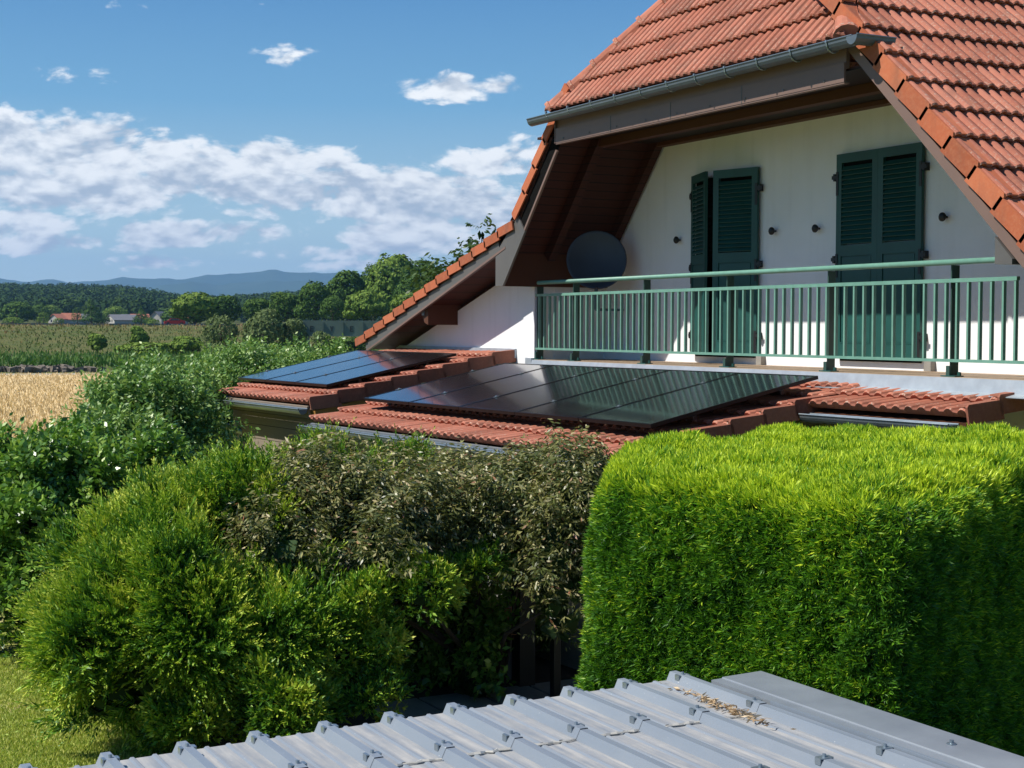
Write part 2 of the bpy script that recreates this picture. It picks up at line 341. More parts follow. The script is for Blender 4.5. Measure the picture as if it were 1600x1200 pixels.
def gutter(mb, A, B, r=.075, k=8, endcaps=(1, 1)):
    A, B = np.array(A, float), np.array(B, float); d = (B-A)/np.linalg.norm(B-A); x = V(-d[1], d[0], 0); x /= np.linalg.norm(x)
    for rr, fl in ((r, 1), (r-.005, -1)):
        vs = [P+rr*(x*cos(pi+pi*j/k))+V(0, 0, rr*sin(pi+pi*j/k)*1.1) for P in (A, B) for j in range(k+1)]
        mb.add(vs, [(j, j+1, k+2+j, k+1+j) for j in range(k)], .5)
    for s_ in (-1, 1): mb.tube([A+x*r*s_+V(0, 0, .003), B+x*r*s_+V(0, 0, .003)], .009, 6)
    for e, P in zip(endcaps, (A, B)):
        if e: mb.add([P+r*(x*cos(pi+pi*j/k))+V(0, 0, r*sin(pi+pi*j/k)*1.1) for j in range(k+1)], [tuple(range(k+1))], .5)

# ================================================================ HOUSE
YF, YW, YG = 9.45, 11.1, 10.0; GZ = -3.3; DZ = -.44
house = tag(empty('house', (-13.6, 11.2, GZ)), 'white rendered house with red tiled roof and half hip over a balcony gable', 'house')
def HB(name, m, *boxes):
    mb = MB()
    for lo, hi in boxes: mb.box(lo, hi)
    return make(name, mb, m, house)
# walls
mb = MB()
mb.prism([(-18.2, YW, GZ), (-6, YW, GZ), (-6, YW, -2.3), (-10.95, YW, 2.43), (-17.0, YW, 2.43), (-18.2, YW, .95)], (0, .3, 0))
mb.prism([(-23.4, YG, GZ), (-18.2, YG, GZ), (-18.2, YG, .55), (-18.3, YG, .9), (-22.9, YG, -.42), (-23.4, YG, -.62)], (0, .3, 0))
mb.box((-18.503, YG-.012, GZ), (-18.19, YG-.001, .548))
mb.box((-18.2, YG+.3, GZ), (-18.19+.002, YW-.002, .55))
mb.box((-23.4, YG+.3, GZ), (-23.1, 19, -.75)); mb.box((-23.1, 18.7, GZ), (-6, 19, -.8)); mb.box((-6.3, YW+.3, GZ), (-6, 18.7, -2.4))
make('wall', mb, M['wall'], house)
# right and left roof slopes, front half hip
evR = unit(V(-1.168, 0, 1.123)); AR = V(-10.067, 0, 1.889); OR = AR-evR*.405*9+V(0, YF-.03, 0)
hipz = 2.74
def lim_side(O, ev): return lambda v: (max(0, (O[2]+v*ev[2]-hipz)*.8-.05), 9.0)
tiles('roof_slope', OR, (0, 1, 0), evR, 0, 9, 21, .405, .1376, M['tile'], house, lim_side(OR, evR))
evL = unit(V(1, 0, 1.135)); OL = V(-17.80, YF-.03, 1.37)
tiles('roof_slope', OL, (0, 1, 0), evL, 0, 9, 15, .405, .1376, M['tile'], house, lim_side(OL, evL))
evL2 = unit(V(1, 0, .300)); OL2 = OL-evL2*.405*14
tiles('roof_slope', OL2, (0, 1, 0), evL2, 0, 9, 14, .405, .1376, M['tile'], house)
ev = unit(V(0, .8, 1)); OH = V(0, 9.31, 2.665)
def lim_hip(v):
    z = OH[2]+v*ev[2]; return (-16.6+(z-hipz)/1.135, -11.08-(z-hipz)/.9615)
tiles('hip_roof', OH, (1, 0, 0), ev, -16.8, -11.0, 9, .405, .1376, M['tile'], house, lim_hip)
def hipline(z, s): a, b = lim_hip((z-OH[2])/ev[2]); return V(a if s < 0 else b, OH[1]+(z-OH[2])*.8, z-.035)
for s_ in (-1, 1):
    mb = MB(); caps(mb, hipline(2.72, s_), hipline(5.1, s_), .115, .38); make('hip_caps', mb, M['tile'], house)
mb = MB()
NR = V(.693, 0, .721); NLU = V(-.75, 0, .66); NL2 = V(-.287, 0, .958)
verge(mb, OR+V(0, -.012, 0), evR, (0, -1, 0), 17, .405, .17, NR, .17); make('verge_tiles', mb, M['verge'], house)
mb = MB(); verge(mb, OL+V(0, -.012, 0)+evL*.1, evL, (0, -1, 0), 5, .405, .125, NLU, .16)
verge(mb, OL2+V(0, -.012, 0), evL2, (0, -1, 0), 14, .405, .125, NL2, .16); make('verge_tiles', mb, M['verge'], house)
# bargeboards
def strip(name, a, b, up, w_, y0, y1, m):
    a, b, up = map(np.array, (a, b, up)); mb = MB(); mb.prism([a+V(0, y0, 0), b+V(0, y0, 0), b+up*w_+V(0, y0, 0), a+up*w_+V(0, y0, 0)], (0, y1-y0, 0)); return make(name, mb, m, house)
r0 = V(-10.50, 0, 1.947); strip('bargeboard', r0-evR*4.2, r0+evR*.95, NR, .095, YF, YF+.03, M['brown_metal'])
strip('verge_gap_shade', r0-evR*4.2+NR*.095, r0+evR*1.05+NR*.095, NR, .1, YF+.012, YF+.04, M['dark'])  # near-black strip paints the shaded gap under the verge tiles
l0 = V(-18.102, 0, .548); strip('bargeboard', l0+evL*.35, l0+evL*2.2, NLU, .035, YF, YF+.03, M['brown_metal'])
strip('verge_gap_shade', l0+evL*.35+NLU*.035, l0+evL*2.28+NLU*.035, NLU, .17, YF+.012, YF+.04, M['dark'])  # near-black strip, shade of the gap below the left verge tiles painted in
k0 = V(-18.29, 0, .957); strip('bargeboard', k0-evL2*4.75, k0+evL2*.12, NL2, .17, YF, YF+.03, M['grey_trim'])
strip('bargeboard', k0-evL2*4.75, k0+evL2*.3, NL2, .03, YF-.012, YF-.002, M['brown_metal'])
mb = MB(); mb.prism([(-18.291, YF-.006, .552), (-18.083, YF-.006, .548), (-17.47, YF-.006, 1.243), (-17.66, YF-.006, 1.46), (-18.291, YF-.006, .985)], (0, .03, 0)); make('eave_box', mb, M['grey_trim'], house)
mb = MB(); mb.prism([(-9.289, YF-.006, .531), (-9.1, YF-.006, .524), (-9.1, YF-.006, .57), (-9.289, YF-.006, .76)], (0, .45, 0)); make('eave_box', mb, M['grey_trim'], house)
# soffits
def slab(name, pts, d, m): mb = MB(); mb.prism(pts, d); return make(name, mb, m, house)
sl0 = l0+NLU*.29; th = NLU*.03
slab('soffit', [sl0+evL*.12+V(0, YF+.03, 0), sl0+evL*2.6+V(0, YF+.03, 0), sl0+evL*2.6+V(0, YW, 0), sl0+evL*.12+V(0, YW, 0)], th, M['soffit'])
slab('knee_board', [(-18.102, YF+.03, .548), (-18.102, YW, .548), (-18.102, YW, 1.02), (-18.102, YF+.03, 1.02)], (-.03, 0, 0), M['wood_red'])
slab('knee_board', [(-18.29, YF+.02, .552), (-18.29, YG-.001, .552), (-18.135, YG-.001, .552), (-18.135, YF+.02, .552)], (0, 0, .02), M['grey_trim'])
for y in (10.08, 10.95):
    mb = MB(); a = l0+NLU*.13+evL*(.34 if y < 10.5 else .2); b = l0+NLU*.13+evL*2.5
    mb.prism([a+V(0, y, 0), b+V(0, y, 0), b+NLU*.165+V(0, y, 0), a+NLU*.165+V(0, y, 0)], (0, .11, 0)); make('rafter', mb, M['soffit'], house)
slab('soffit', [(-17.2, YF+.03, 2.40), (-10.9, YF+.03, 2.40), (-10.9, YW, 2.40), (-17.2, YW, 2.40)], (0, 0, .03), M['soffit'])
for y0, y1, z in ((10.1, 10.22, 2.30), (10.96, YW-.002, 2.35)):
    mb = MB(); mb.box((-17.0, y0, z), (-11.0, y1, 2.398)); make('ceiling_beam', mb, M['wood_red'], house)
rs = r0-NR*.02; slab('soffit', [rs-evR*5+V(0, YF+.04, 0), rs+evR*1.2+V(0, YF+.04, 0), rs+evR*1.2+V(0, YW+.2, 0), rs-evR*5+V(0, YW+.2, 0)], NR*.02, M['soffit'])
ks = k0+NL2*.06; slab('soffit', [ks-evL2*4.8+V(0, YF+.035, 0), ks+evL2*.05+V(0, YF+.035, 0), ks+evL2*.05+V(0, YG+.1, 0), ks-evL2*4.8+V(0, YG+.1, 0)], NL2*.03, M['soffit'])
mb = MB(); mb.prism([(-20.80, YF+.06, .285), (-20.80, YF+.06, .17), (-20.72, YF+.06, .06), (-20.60, YF+.06, .03), (-20.60, YF+.06, .34)], (0, .55, 0)); make('purlin', mb, M['wood_red'], house)
mb = MB(); mb.box((-20.80, YF+.045, .17), (-20.72, YF+.058, .27)); make('purlin_cap', mb, M['flash_grey'], house)
# fascia and gutter
mb = MB(); mb.box((-16.60, YF-.02, 2.42), (-11.16, YF+.02, 2.60)); mb.box((-16.60, YF-.045, 2.29), (-11.16, YF-.021, 2.47)); mb.box((-16.615, YF-.05, 2.29), (-16.601, YF+.02, 2.6)); mb.box((-16.6, YF-.04, 2.275), (-11.16, YF+.02, 2.289))
fas = make('fascia', mb, M['brown_metal'], house)
for x in (-15.3, -14.05, -12.75): mb = MB(); mb.box((x, YF-.0485, 2.29), (x+.012, YF-.0452, 2.47)); make('fascia_joint', mb, M['grey_trim'], fas)
for x in np.arange(-16.4, -11.2, .62): mb = MB(); mb.lathe([(.011, 0), (.011, .006), (0, .007)], (x, YF-.045, 2.335), (0, -1, 0), 8); make('screw', mb, M['grey_trim'], fas)
gy, gz = 9.262, 2.64
mb = MB(); gutter(mb, (-16.95, gy, gz-.03), (-10.80, gy, gz), .074, 8, (1, 0)); gutter(mb, (-10.80+.0, gy-.08, gz), (-10.80, gy+.38, gz), .074, 8, (1, 1))
gt = make('gutter', mb, M['zinc_dark'], house)
for x in np.arange(-16.45, -11, .53):
    mb = MB(); mb.tube([(x, gy+.079*sin(t), gz-.012-.085*abs(cos(t))) for t in np.linspace(-pi/2, pi/2, 9)], .009, 5); mb.box((x-.012, gy-.088, gz-.01), (x+.012, gy-.066, gz+.012)); make('gutter_bracket', mb, M['zinc'], gt)
# deck, flashing
HB('balcony_deck', M['deck'], ((-18.18, YG-.02, DZ-.06), (-6, YW-.002, DZ)))
mb = MB(); mb.prism([(-18.3, YG-.022, DZ-.004), (-18.3, YG-.05, DZ-.004), (-18.3, YG-.075, DZ-.125), (-18.3, YG-.19, DZ-.145), (-18.3, YG-.19, DZ-.152), (-18.3, YG-.022, DZ-.16)], (12.3, 0, 0))
mb.box((-18.36, YG-.06, -.50), (-18.19, YG-.013, -.42))
make('flashing', mb, M['lead'], house)
mb = MB(); mb.box((-20.3, YG-.03, -.43), (-18.72, YG-.002, -.30)); mb.box((-23, YG-.03, -.43), (-20.3, YG-.002, -.3)); make('flashing', mb, M['lead'], house)
# doors behind the shutters
for x0, x1 in ((-15.98, -14.64), (-13.2, -11.87)):
    d = HB('balcony_door', M['dark'], ((x0+.03, YW-.016, -.36), (x1-.03, YW-.004, 1.86)))  # near-black panel stands in for the unlit door opening
    mb = MB(); mb.box((x0+.14, YW-.022, -.2), (x0+.6, YW-.018, 1.75)); mb.box((x0+.76, YW-.022, -.2), (x1-.14, YW-.018, 1.75)); make('pane', mb, M['glass'], d)
# shutters
def shutter(hx, ang, sgn, label=None):
    # hx hinge x; leaf runs from the hinge along sgn*x, swung outwards by ang
    w_, h, t = .665, 2.24, .036; ux = V(sgn*cos(ang), -sin(ang), 0); uy = np.cross((0, 0, 1), ux)*-sgn; o = V(hx, YW-.03, -.335); ax = (ux, uy, V(0, 0, 1))
    f = MB(); B = lambda m, a, b: m.box(a, b, ax, o)
    for a, b in (((0, 0, 0), (.085, t, h)), ((w_-.085, 0, 0), (w_, t, h)), ((.085, 0, h-.1), (w_-.085, t, h)), ((.085, 0, 0), (w_-.085, t, .17)), ((.085, 0, 1.12), (w_-.085, t, 1.24))): B(f, a, b)
    s_ = make('shutter', f, M['shutter'], house)
    if label: s_['label'] = label
    p = MB(); B(p, (.085, .006, .17), (w_-.085, .022, 1.12)); B(p, (.1, .022, .185), (w_-.1, .03, 1.105)); B(p, (.085, .028, .17), (w_-.085, .04, .182)); make('panel', p, M['shutter'], s_)
    l = MB(); n = 17
    for i in range(n):
        z = 1.25+i*.05; P = [V(.085, .034, z), V(.085, .04, z+.006), V(.085, .006, z+.052), V(.085, .0, z+.046)]
        l.prism([q@np.array(ax)+o for q in P], ux*(w_-.17))
    make('louvres', l, M['shutter'], s_)
    for z in (.2, 1.05, 1.95):
        m = MB(); B(m, (-.07, t, z+.02), (.03, t+.008, z+.06)); B(m, (.0, t-.002, z-.16), (.035, t+.006, z+.1)); B(m, (-.045, -.03, z), (-.015, t+.01, z+.08)); make('hinge', m, M['black'], s_)
shutter(-15.985, .35, 1, 'green shutter leaf swung well open beside the dark gap'); shutter(-14.635, .28, -1, 'green shutter leaf standing slightly open'); shutter(-13.2, .0, 1); shutter(-11.868, .0, -1)
for x, z in ((-16.325, 1.123), (-14.349, 1.131), (-13.56, 1.117), (-11.569, 1.122)):
    mb = MB(); mb.lathe([(.012, 0), (.012, .04), (.036, .045), (.046, .06), (.046, .075), (.03, .09), (0, .094)], (x, YW+.002, z), (0, -1, 0), 14); make('shutter_stop', mb, M['black'], house, True)
for x in (-14.62, -11.8):
    mb = MB(); mb.box((x, YW-.07, DZ+.002), (x+.1, YW-.002, -.33)); make('door_sill_block', mb, M['stone'], house)

# ---------------------------------------------------------------- balcony railing
rail = tag(empty('balcony_railing', (-13.8, YG, DZ)), 'green metal balcony railing with round handrail and thin balusters', 'railing')
mb = MB(); mb.tube([(-18.12, YG, .60), (-9.15, YG, .60)], .027, 12); make('handrail', mb, M['green'], rail, True)
mb = MB(); mb.box((-18.15, YG-.02, .415), (-9.56, YG+.02, .45)); mb.box((-18.15, YG-.018, -.305), (-9.0, YG+.018, -.278)); make('cross_rail', mb, M['green'], rail)
bal = None; x = -18.06
while x < -9.58:
    if bal is None:
        mb = MB(); mb.box((x-.011, YG-.017, -.277), (x+.011, YG+.017, .414)); bal = make('baluster', mb, M['green'], rail); bx = x
    else:
        c = bal.copy(); COL.objects.link(c); c.parent = rail; c.location = bal.location+Vector((x-bx, 0, 0))
    x += .139
for x in (-18.17, -17.2, -15.51, -13.82, -12.10, -10.38):
    mb = MB(); mb.box((x-.007, YG+.021, DZ+.012), (x+.007, YG+.115, .575)); mb.box((x-.022, YG-.01, DZ+.012), (x+.022, YG+.02, DZ+.1)); p = make('post', mb, M['post'], rail)
    mb = MB(); mb.box((x-.08, YG-.02, DZ+.001), (x+.1, YG+.09, DZ+.012)); mb.lathe([(.018, 0), (.018, .03), (0, .034)], (x+.075, YG+.06, DZ+.012), (0, 0, 1), 6); make('base_plate', mb, M['shutter'], p)

# ---------------------------------------------------------------- satellite dish
dc = onY(932, 408, 10.55); dn = unit(V(.86, -.5, .22))
dish = tag(empty('satellite_dish', dc-V(.15, -.1, .62)), 'round dark grey satellite dish at the left end of the balcony', 'satellite dish')
R_ = .395; mb = MB(); prof = [(0.001, 0)]+[(R_*q, .07*q*q) for q in np.linspace(.1, 1, 10)]+[(R_+.008, .068), (R_, .055)]+[(R_*q, .07*q*q-.012) for q in np.linspace(.95, .05, 8)]
mb.lathe(prof, dc, dn, 48); make('reflector', mb, M['dish'], dish, True)
mb = MB(); lo = dc-V(0, 0, R_*.95); mb.tube([lo+dn*.02, lo+dn*.2-V(0, 0, .05)], .013, 6); make('feed_arm', mb, M['dish'], dish)
mb = MB(); mb.lathe([(.0, 0), (.015, 0), (.02, .03), (.01, .05), (0, .05)], lo+dn*.2-V(0, 0, .04), -dn+V(0, 0, .8), 12); make('feed_head', mb, M['dish'], dish)
mb = MB(); q = dc-dn*.12; mb.tube([q+V(0, 0, .15), q-V(0, 0, .62)], .025, 8); mb.tube([dc-dn*.01, q], .03, 8); mb.tube([q-V(0, 0, .62), V(q[0]-.1, YW, q[2]-.62)], .02, 6); make('mast', mb, M['zinc_dark'], dish)

# ================================================================ ANNEX with low tiled roofs
g_, a_ = .0694, .1998
E1 = V(cos(g_), sin(g_), 0); SV = V(-sin(g_)*cos(a_), cos(g_)*cos(a_), sin(a_)); NV = np.cross(E1, SV)
P0 = V(-11.718, 9.6, -.465); PL = V(-19.2, 9.32, -.365)
def AP(p, u, v, h=0): return p+E1*u+SV*v+NV*h
annex = tag(empty('annex', (-15, 8.4, GZ)), 'low annex with red tiled lean-to roofs in front of the house', 'annex')
hM, hL = -.20, -.135
tiles('roof', AP(P0, 0, 0, hM), E1, SV, -6.4, .26, 8, .4, .15, M['tile2'], annex, v0=-2.6)
tiles('roof', AP(P0, 0, 0, hM+.004), E1, SV, .1, 2.2, 3, .4, .15, M['tile2'], annex, v0=-.44)
tiles('roof', AP(PL, 0, 0, hL), E1, SV, -2.95, .5, 8, .4, .15, M['tile2'], annex, v0=-2.56)
def vg(p, u, v0, n, h, m, d=.15):
    mb = MB(); verge(mb, AP(p, u, v0, h), SV, E1, n, .4, d, NV, .11, .045); return make('verge_tiles', mb, m, annex)
vg(PL, .52, -2.56, 8, hL+.03, M['verge_dull'], .17); vg(P0, .28, -2.6, 6, hM+.03, M['verge_dull']); vg(P0, 2.22, -.44, 3, hM+.035, M['verge_dull'], .17)
def plank(name, p, u0, u1, v0, v1, h0, h1, m, rnd=None):
    mb = MB(); mb.box((u0, v0, h0), (u1, v1, h1), (E1, SV, NV), p); return make(name, mb, m, annex)
plank('verge_board', PL, .44, .49, -2.5, .5, hL-.22, hL-.1, M['ochre'])
plank('roof_deck', P0, -6.35, .2, -2.55, .5, hM-.09, hM-.06, M['wood_red']); plank('roof_deck', P0, .2, 2.15, -.4, .5, hM-.09, hM-.06, M['wood_red'])
plank('roof_deck', PL, -2.9, .43, -2.5, .5, hL-.09, hL-.06, M['clad']); plank('fascia', PL, -2.93, .4, -2.56, -2.53, hL-.2, hL-.03, M['clad'])
plank('fascia', P0, -6.4, .2, -2.6, -2.57, hM-.2, hM-.03, M['flash_grey'])
for p, u0, u1, v, h in ((P0, -6.5, .3, -2.66, hM-.05), (P0, .3, 2.12, -.52, hM-.05), (PL, -3.02, .42, -2.63, hL-.05)):
    mb = MB(); gutter(mb, AP(p, u0, v, h), AP(p, u1, v, h), .065); g = make('gutter', mb, M['zinc'], annex)
# walls
def wallq(name, a, b, z0, z1, m, t=.12):
    a, b = np.array(a[:2]), np.array(b[:2]); d = (b-a)/np.linalg.norm(b-a); n = V(-d[1], d[0]); mb = MB()
    mb.prism([(a[0], a[1], z0), (b[0], b[1], z0), (b[0], b[1], z1), (a[0], a[1], z1)], (n[0]*t, n[1]*t, 0)); return make(name, mb, m, annex)
wallq('side_wall', AP(PL, -2.6, -2.3), AP(PL, .3, -2.3), GZ, AP(PL, 0, -2.3, hL-.1)[2], M['clad'])
wallq('side_wall', AP(PL, -2.6, -2.3), AP(PL, -2.6, .5), GZ, AP(PL, 0, -2.3, hL-.1)[2], M['clad'])
wallq('side_wall', AP(P0, -6.2, -2.2), AP(P0, 0, -2.2), GZ, AP(P0, 0, -2.2, hM-.12)[2], M['stone'])
wallq('side_wall', AP(P0, 0, -2.2), AP(P0, 0, .35), GZ, AP(P0, 0, -2.2, hM-.12)[2], M['stone'])
ga = AP(PL, -2.85, -2.63, hL-.1); mb = MB()
mb.tube([ga, ga-V(0, 0, .24), ga-V(-.06, -.03, .30), ga-V(-.42, -.33, .42), ga-V(-.46, -.36, .5), ga-V(-.46, -.36, 2.2)], .042, 10); make('downpipe', mb, M['zinc'], annex, True)

# ---------------------------------------------------------------- solar panels
def solar(w_, l_):
    r = empty('solar_panel', (0, 0, 0)); f = MB(); t = .035
    for lo, hi in (((0, 0, -t), (.022, l_, 0)), ((w_-.022, 0, -t), (w_, l_, 0)), ((.022, 0, -t), (w_-.022, .022, 0)), ((.022, l_-.022, -t), (w_-.022, l_, 0))): f.box(lo, hi)
    f.box((.022, .022, -t+.002), (w_-.022, l_-.022, -.012))
    make('panel_frame', f, M['pframe'], r); g = MB(); g.box((.022, .022, -.011), (w_-.022, l_-.022, -.003)); make('glass', g, M['cells'], r)
    for y in (l_*.24, l_*.76): b = MB(); b.box((-.03, y-.02, -.075), (w_+.03, y+.02, -.036)); make('mounting_rail', b, M['pframe'], r)
    for x_ in (-.007,):
        for y in (l_*.24, l_*.76):
            c = MB(); c.box((x_-.02, y-.03, -.002), (x_+.02, y+.03, .004)); c.lathe([(.012, .004), (.012, .014), (0, .016)], (x_, y, 0), (0, 0, 1), 8); make('clamp', c, M['steel'], r)
    for y in (l_*.24, l_*.76):
        c = MB(); c.box((w_*.5-.015, y-.02, -.17), (w_*.5+.015, y+.02, -.076)); make('roof_hook', c, M['zinc'], r)
    return r
def place(o, p, u, v):
    q = AP(p, u, v); o.matrix_world = Matrix(((E1[0], SV[0], NV[0], q[0]), (E1[1], SV[1], NV[1], q[1]), (E1[2], SV[2], NV[2], q[2]), (0, 0, 0, 1)))
n5 = ['leftmost black solar panel of the row of five below the balcony', 'second black solar panel from the left in the row of five', 'middle black solar panel in the row of five below the balcony', 'fourth black solar panel from the left in the row of five', 'rightmost black solar panel of the row of five, nearest the hedge']
n3 = ['outermost left panel of the three reflecting blue sky', 'middle panel of the three reflecting blue sky on the far annex roof', 'right panel of the three on the far annex roof, beside the stepped verge tiles']
sp = solar(1.157, 2.08)
for i in range(5):
    o = sp if i == 0 else copy_tree(sp); place(o, P0, -5.83+i*1.166, -2.08); tag(o, n5[i], 'solar panel', 'solar panels on the annex roofs')
sp = solar(1.04, 2.03)
for i in range(3):
    o = sp if i == 0 else copy_tree(sp); place(o, PL, -3.15+i*1.05, -2.05); tag(o, n3[i], 'solar panel', 'solar panels on the annex roofs')

# ================================================================ SHED ROOF in the foreground
ZS = -1.86; K = ZS/-2.0
shed = tag(empty('shed', (-4, 2.5, GZ)), 'shed roof of grey blue ribbed metal sheet in the foreground', 'shed')
OVX = -5.92
def shed_sheet():
    mb = MB(); prof = []; y0, p = -.9, .3345
    nR = 16; xe = lambda y: -6.47-.058*(y-1.47)                    # cut edge on the left
    off = 4.49-15*p
    for k in range(nR):
        y = off+k*p
        prof += [(y-.042, 0, 1), (y-.02, .045, 0), (y+.02, .045, 0), (y+.042, 0, 1), (y+.1, 0, 1), (y+.108, .007, .6), (y+.122, .007, .6), (y+.13, 0, 1), (y+.2, 0, 1), (y+.208, .007, .6), (y+.222, .007, .6), (y+.23, 0, 1)]
    prof = [q for q in prof if q[0] < 4.6]
    for x0, x1, dz in ((None, OVX+.05, .0045), (OVX-.03, 3.0, 0)):
        A_ = [V(xe(y) if x0 is None else x0, y, ZS+h+dz) for y, h, l in prof]; B_ = [V(x1, y, ZS+h+dz) for y, h, l in prof]; n = len(prof)
        mb.add(A_+B_, [(i, i+1, n+i+1, n+i) for i in range(n-1)], None, [.5*(prof[i][2]+prof[i+1][2]) if prof[i][1] == prof[i+1][1] < .02 else .15 for i in range(n-1)])
        A2 = [p_-V(0, 0, .003) for p_ in A_]; mb.add(A_+A2, [(i, n+i, n+i+1, i+1) for i in range(n-1)], None)
    s_ = make('roof_sheet', mb, M['sheet'], shed)
    return off, p, nR
off, prb, nR = shed_sheet()
c0 = None
for k in range(nR):
    for x in (-6.47-.058*(off+k*prb-1.47)+.09, OVX-.02, -5.01):
        y = off+k*prb
        if y < 1: continue
        if c0 is None:
            mb = MB(); mb.box((x-.022, y-.03, ZS+.0455), (x+.022, y+.03, ZS+.049)); mb.box((x-.018, y-.036, ZS+.02), (x+.018, y-.03, ZS+.049)); mb.box((x-.018, y+.03, ZS+.02), (x+.018, y+.036, ZS+.049)); mb.lathe([(.009, .049), (.009, .062), (0, .064)], (x, y, ZS), (0, 0, 1), 6); c0 = make('roof_clip', mb, M['zinc'], shed); cx0, cy0 = x, y
        else:
            c = c0.copy(); COL.objects.link(c); c.parent = shed; c.location = c0.location+Vector((x-cx0, y-cy0, 0))
mb = MB(); sec = [(4.535, .02), (4.535, .056), (4.60, .058), (4.604, .064), (4.85, .07), (4.855, .0), (4.852, .0), (4.847, .066), (4.607, .06), (4.602, .054), (4.538, .052), (4.538, .02)]
x0s = -6.36
mb.add([V(x0s+(0 if j == 0 else 9.5), y, ZS+h) for j in (0, 1) for y, h in sec], [(i, (i+1) % 12, 12+(i+1) % 12, 12+i) for i in range(12)]+[tuple(range(12))], .5); make('ridge_flashing', mb, M['flash_grey'], shed)
mb = MB(); mb.box((x0s+.5, 4.526, ZS+.02), (3, 4.533, ZS+.059)); mb.box((x0s+1.2, 4.519, ZS+.015), (3, 4.525, ZS+.056)); make('flashing_trim', mb, M['sheet'], shed)
for x in (-4.86, -3.7):
    mb = MB(); mb.lathe([(.022, 0), (.022, .004), (.01, .006), (.01, .018), (0, .02)], (x, 4.73, ZS+.067), (0, 0, 1), 8); make('screw', mb, M['zinc'], shed)
mb = MB(); mb.box((-6.2, -1, GZ), (-6.1, 4.6, ZS-.12)); mb.box((-6.2, 4.5, GZ), (3, 4.6, ZS-.12)); mb.box((-6.36, 4.56, ZS-.12), (3, 4.84, ZS-.002)); mb.box((-6.4, -1, ZS-.12), (3, 4.6, ZS-.06)); make('shed_body', mb, M['clad'], shed)
for k in range(nR-1):
    y = off+k*prb
    if y < 1: continue
    mb = MB(); mb.tube([(OVX+.056+.014*random.random(), y+.045+.03*i, ZS+.0075+.002*random.random()) for i in range(9)], [.004+.006*random.random() for i in range(9)], 5); make('sealant', mb, simple('sealant_%d' % k, (.62, .58, .5), (.45, .42, .36), 30, .9), shed)
def litter(name, n, cx, cy, sx, sy, rot, label, z=ZS+.008):
    u = RNG.normal(size=(n, 2))*[sx, sy]; c, s_ = cos(rot), sin(rot); P = np.stack([cx+u[:, 0]*c-u[:, 1]*s_, cy+u[:, 0]*s_+u[:, 1]*c, z+RNG.random(n)*.02], 1)
    d = unit(RNG.normal(size=(n, 3))*[1, 1, .25]); e = unit(np.cross(d, unit(RNG.normal(size=(n, 3))))); l_ = (RNG.random((n, 1))*.5+.5)*.028
    return tag(quads(name, np.stack([P-d*l_, P+e*l_*.22, P+d*l_, P-e*l_*.22], 1), M['litter']), label, 'leaf litter', kind='stuff')
litter('leaf_litter', 240, -6.02, 4.36, .2, .02, -.02, 'dry brown leaf litter lying in the end channels of the metal shed roof')
litter('leaf_litter', 260, -5.85, 4.512, .22, .008, -.02, 'dry leaf litter gathered along the foot of the ridge flashing')

# ================================================================ TERRAIN
WA = YAW-.26; WD = V(sin(WA), cos(WA), 0); WR = V(cos(WA), -sin(WA), 0)     # the fields lie square to this direction
HILL = [(-400, 446), (-200, 441), (0, 441), (100, 439), (190, 440), (240, 446), (290, 456), (350, 457), (420, 450), (480, 446), (540, 444), (700, 440), (1000, 436), (1600, 440)]
def ss(a, b, x): t = np.clip((x-a)/(b-a), 0, 1); return t*t*(3-2*t)
def px_of(p): q = p[..., 0]*FW[0]+p[..., 1]*FW[1]; r_ = p[..., 0]*CR[0]+p[..., 1]*CR[1]; return 800+FPX*r_/np.maximum(q, 1.)
def height(p):
    w_ = p[..., 0]*WD[0]+p[..., 1]*WD[1]; s_ = p[..., 0]*WR[0]+p[..., 1]*WR[1]
    z = -3.3-1.9*ss(26, 60, w_)+5.2*ss(252, 322, w_)-1.6*ss(345, 380, w_)+3.0*ss(500, 900, w_)
    topy = np.interp(px_of(p), [a for a, b in HILL], [b for a, b in HILL]); hz = (511-topy)/FPX*2050-23
    z = z+(hz-1.4)*ss(1050, 2050, w_)*(1-ss(2300, 3600, w_))+6*np.sin(s_/130+1)*np.sin(w_/170)*ss(1050, 1500, w_)*(1-ss(1900, 2050, w_))
    return z
rr_ = np.concatenate([[0, 3, 6, 9, 12, 16, 20, 25], np.arange(30, 70, 5), np.arange(70, 400, 9), np.geomspace(405, 4000, 60), [5200, 7000, 10000, 15500]])
aa = np.linspace(-pi, pi, 361)[:-1]; ang = YAW+aa
na = len(aa); vv = [(0, 0, -3.3)]
for r__ in rr_[1:]:
    P = np.stack([r__*np.sin(ang), r__*np.cos(ang), ang*0], 1); P[:, 2] = height(P); vv += P.tolist()
ff = [(0, 1+(j+1) % na, 1+j) for j in range(na)]
for i in range(len(rr_)-2):
    b = 1+i*na; ff += [(b+j, b+(j+1) % na, b+na+(j+1) % na, b+na+j) for j in range(na)]
def groundmat(t):
    p = ob(t); d = t.n('ShaderNodeVectorMath', operation='LENGTH'); t.t.links.new(p, d.inputs[0]); r_ = d.outputs['Value']
    n1 = t.noise(p, .9, 5, .65); n2 = t.noise(p, 30, 4, .7)
    near = t.mix(n2, (.14, .19, .03), (.32, .34, .08)); near = t.mix(t.ramp(n1, [(.52, (0,)*3), (.64, (1,)*3)]), near, (.42, .35, .18))
    far = t.mix(t.noise(p, .05, 4), (.06, .09, .025), (.14, .14, .05))
    return pbsdf(t, t.mix(t.m('MULTIPLY', t.m('SUBTRACT', r_, 30.0), .05, clamp=True), near, far), .95, 0, .1, n2, .6, 0, .03)
M['ground'] = mat('ground', groundmat)
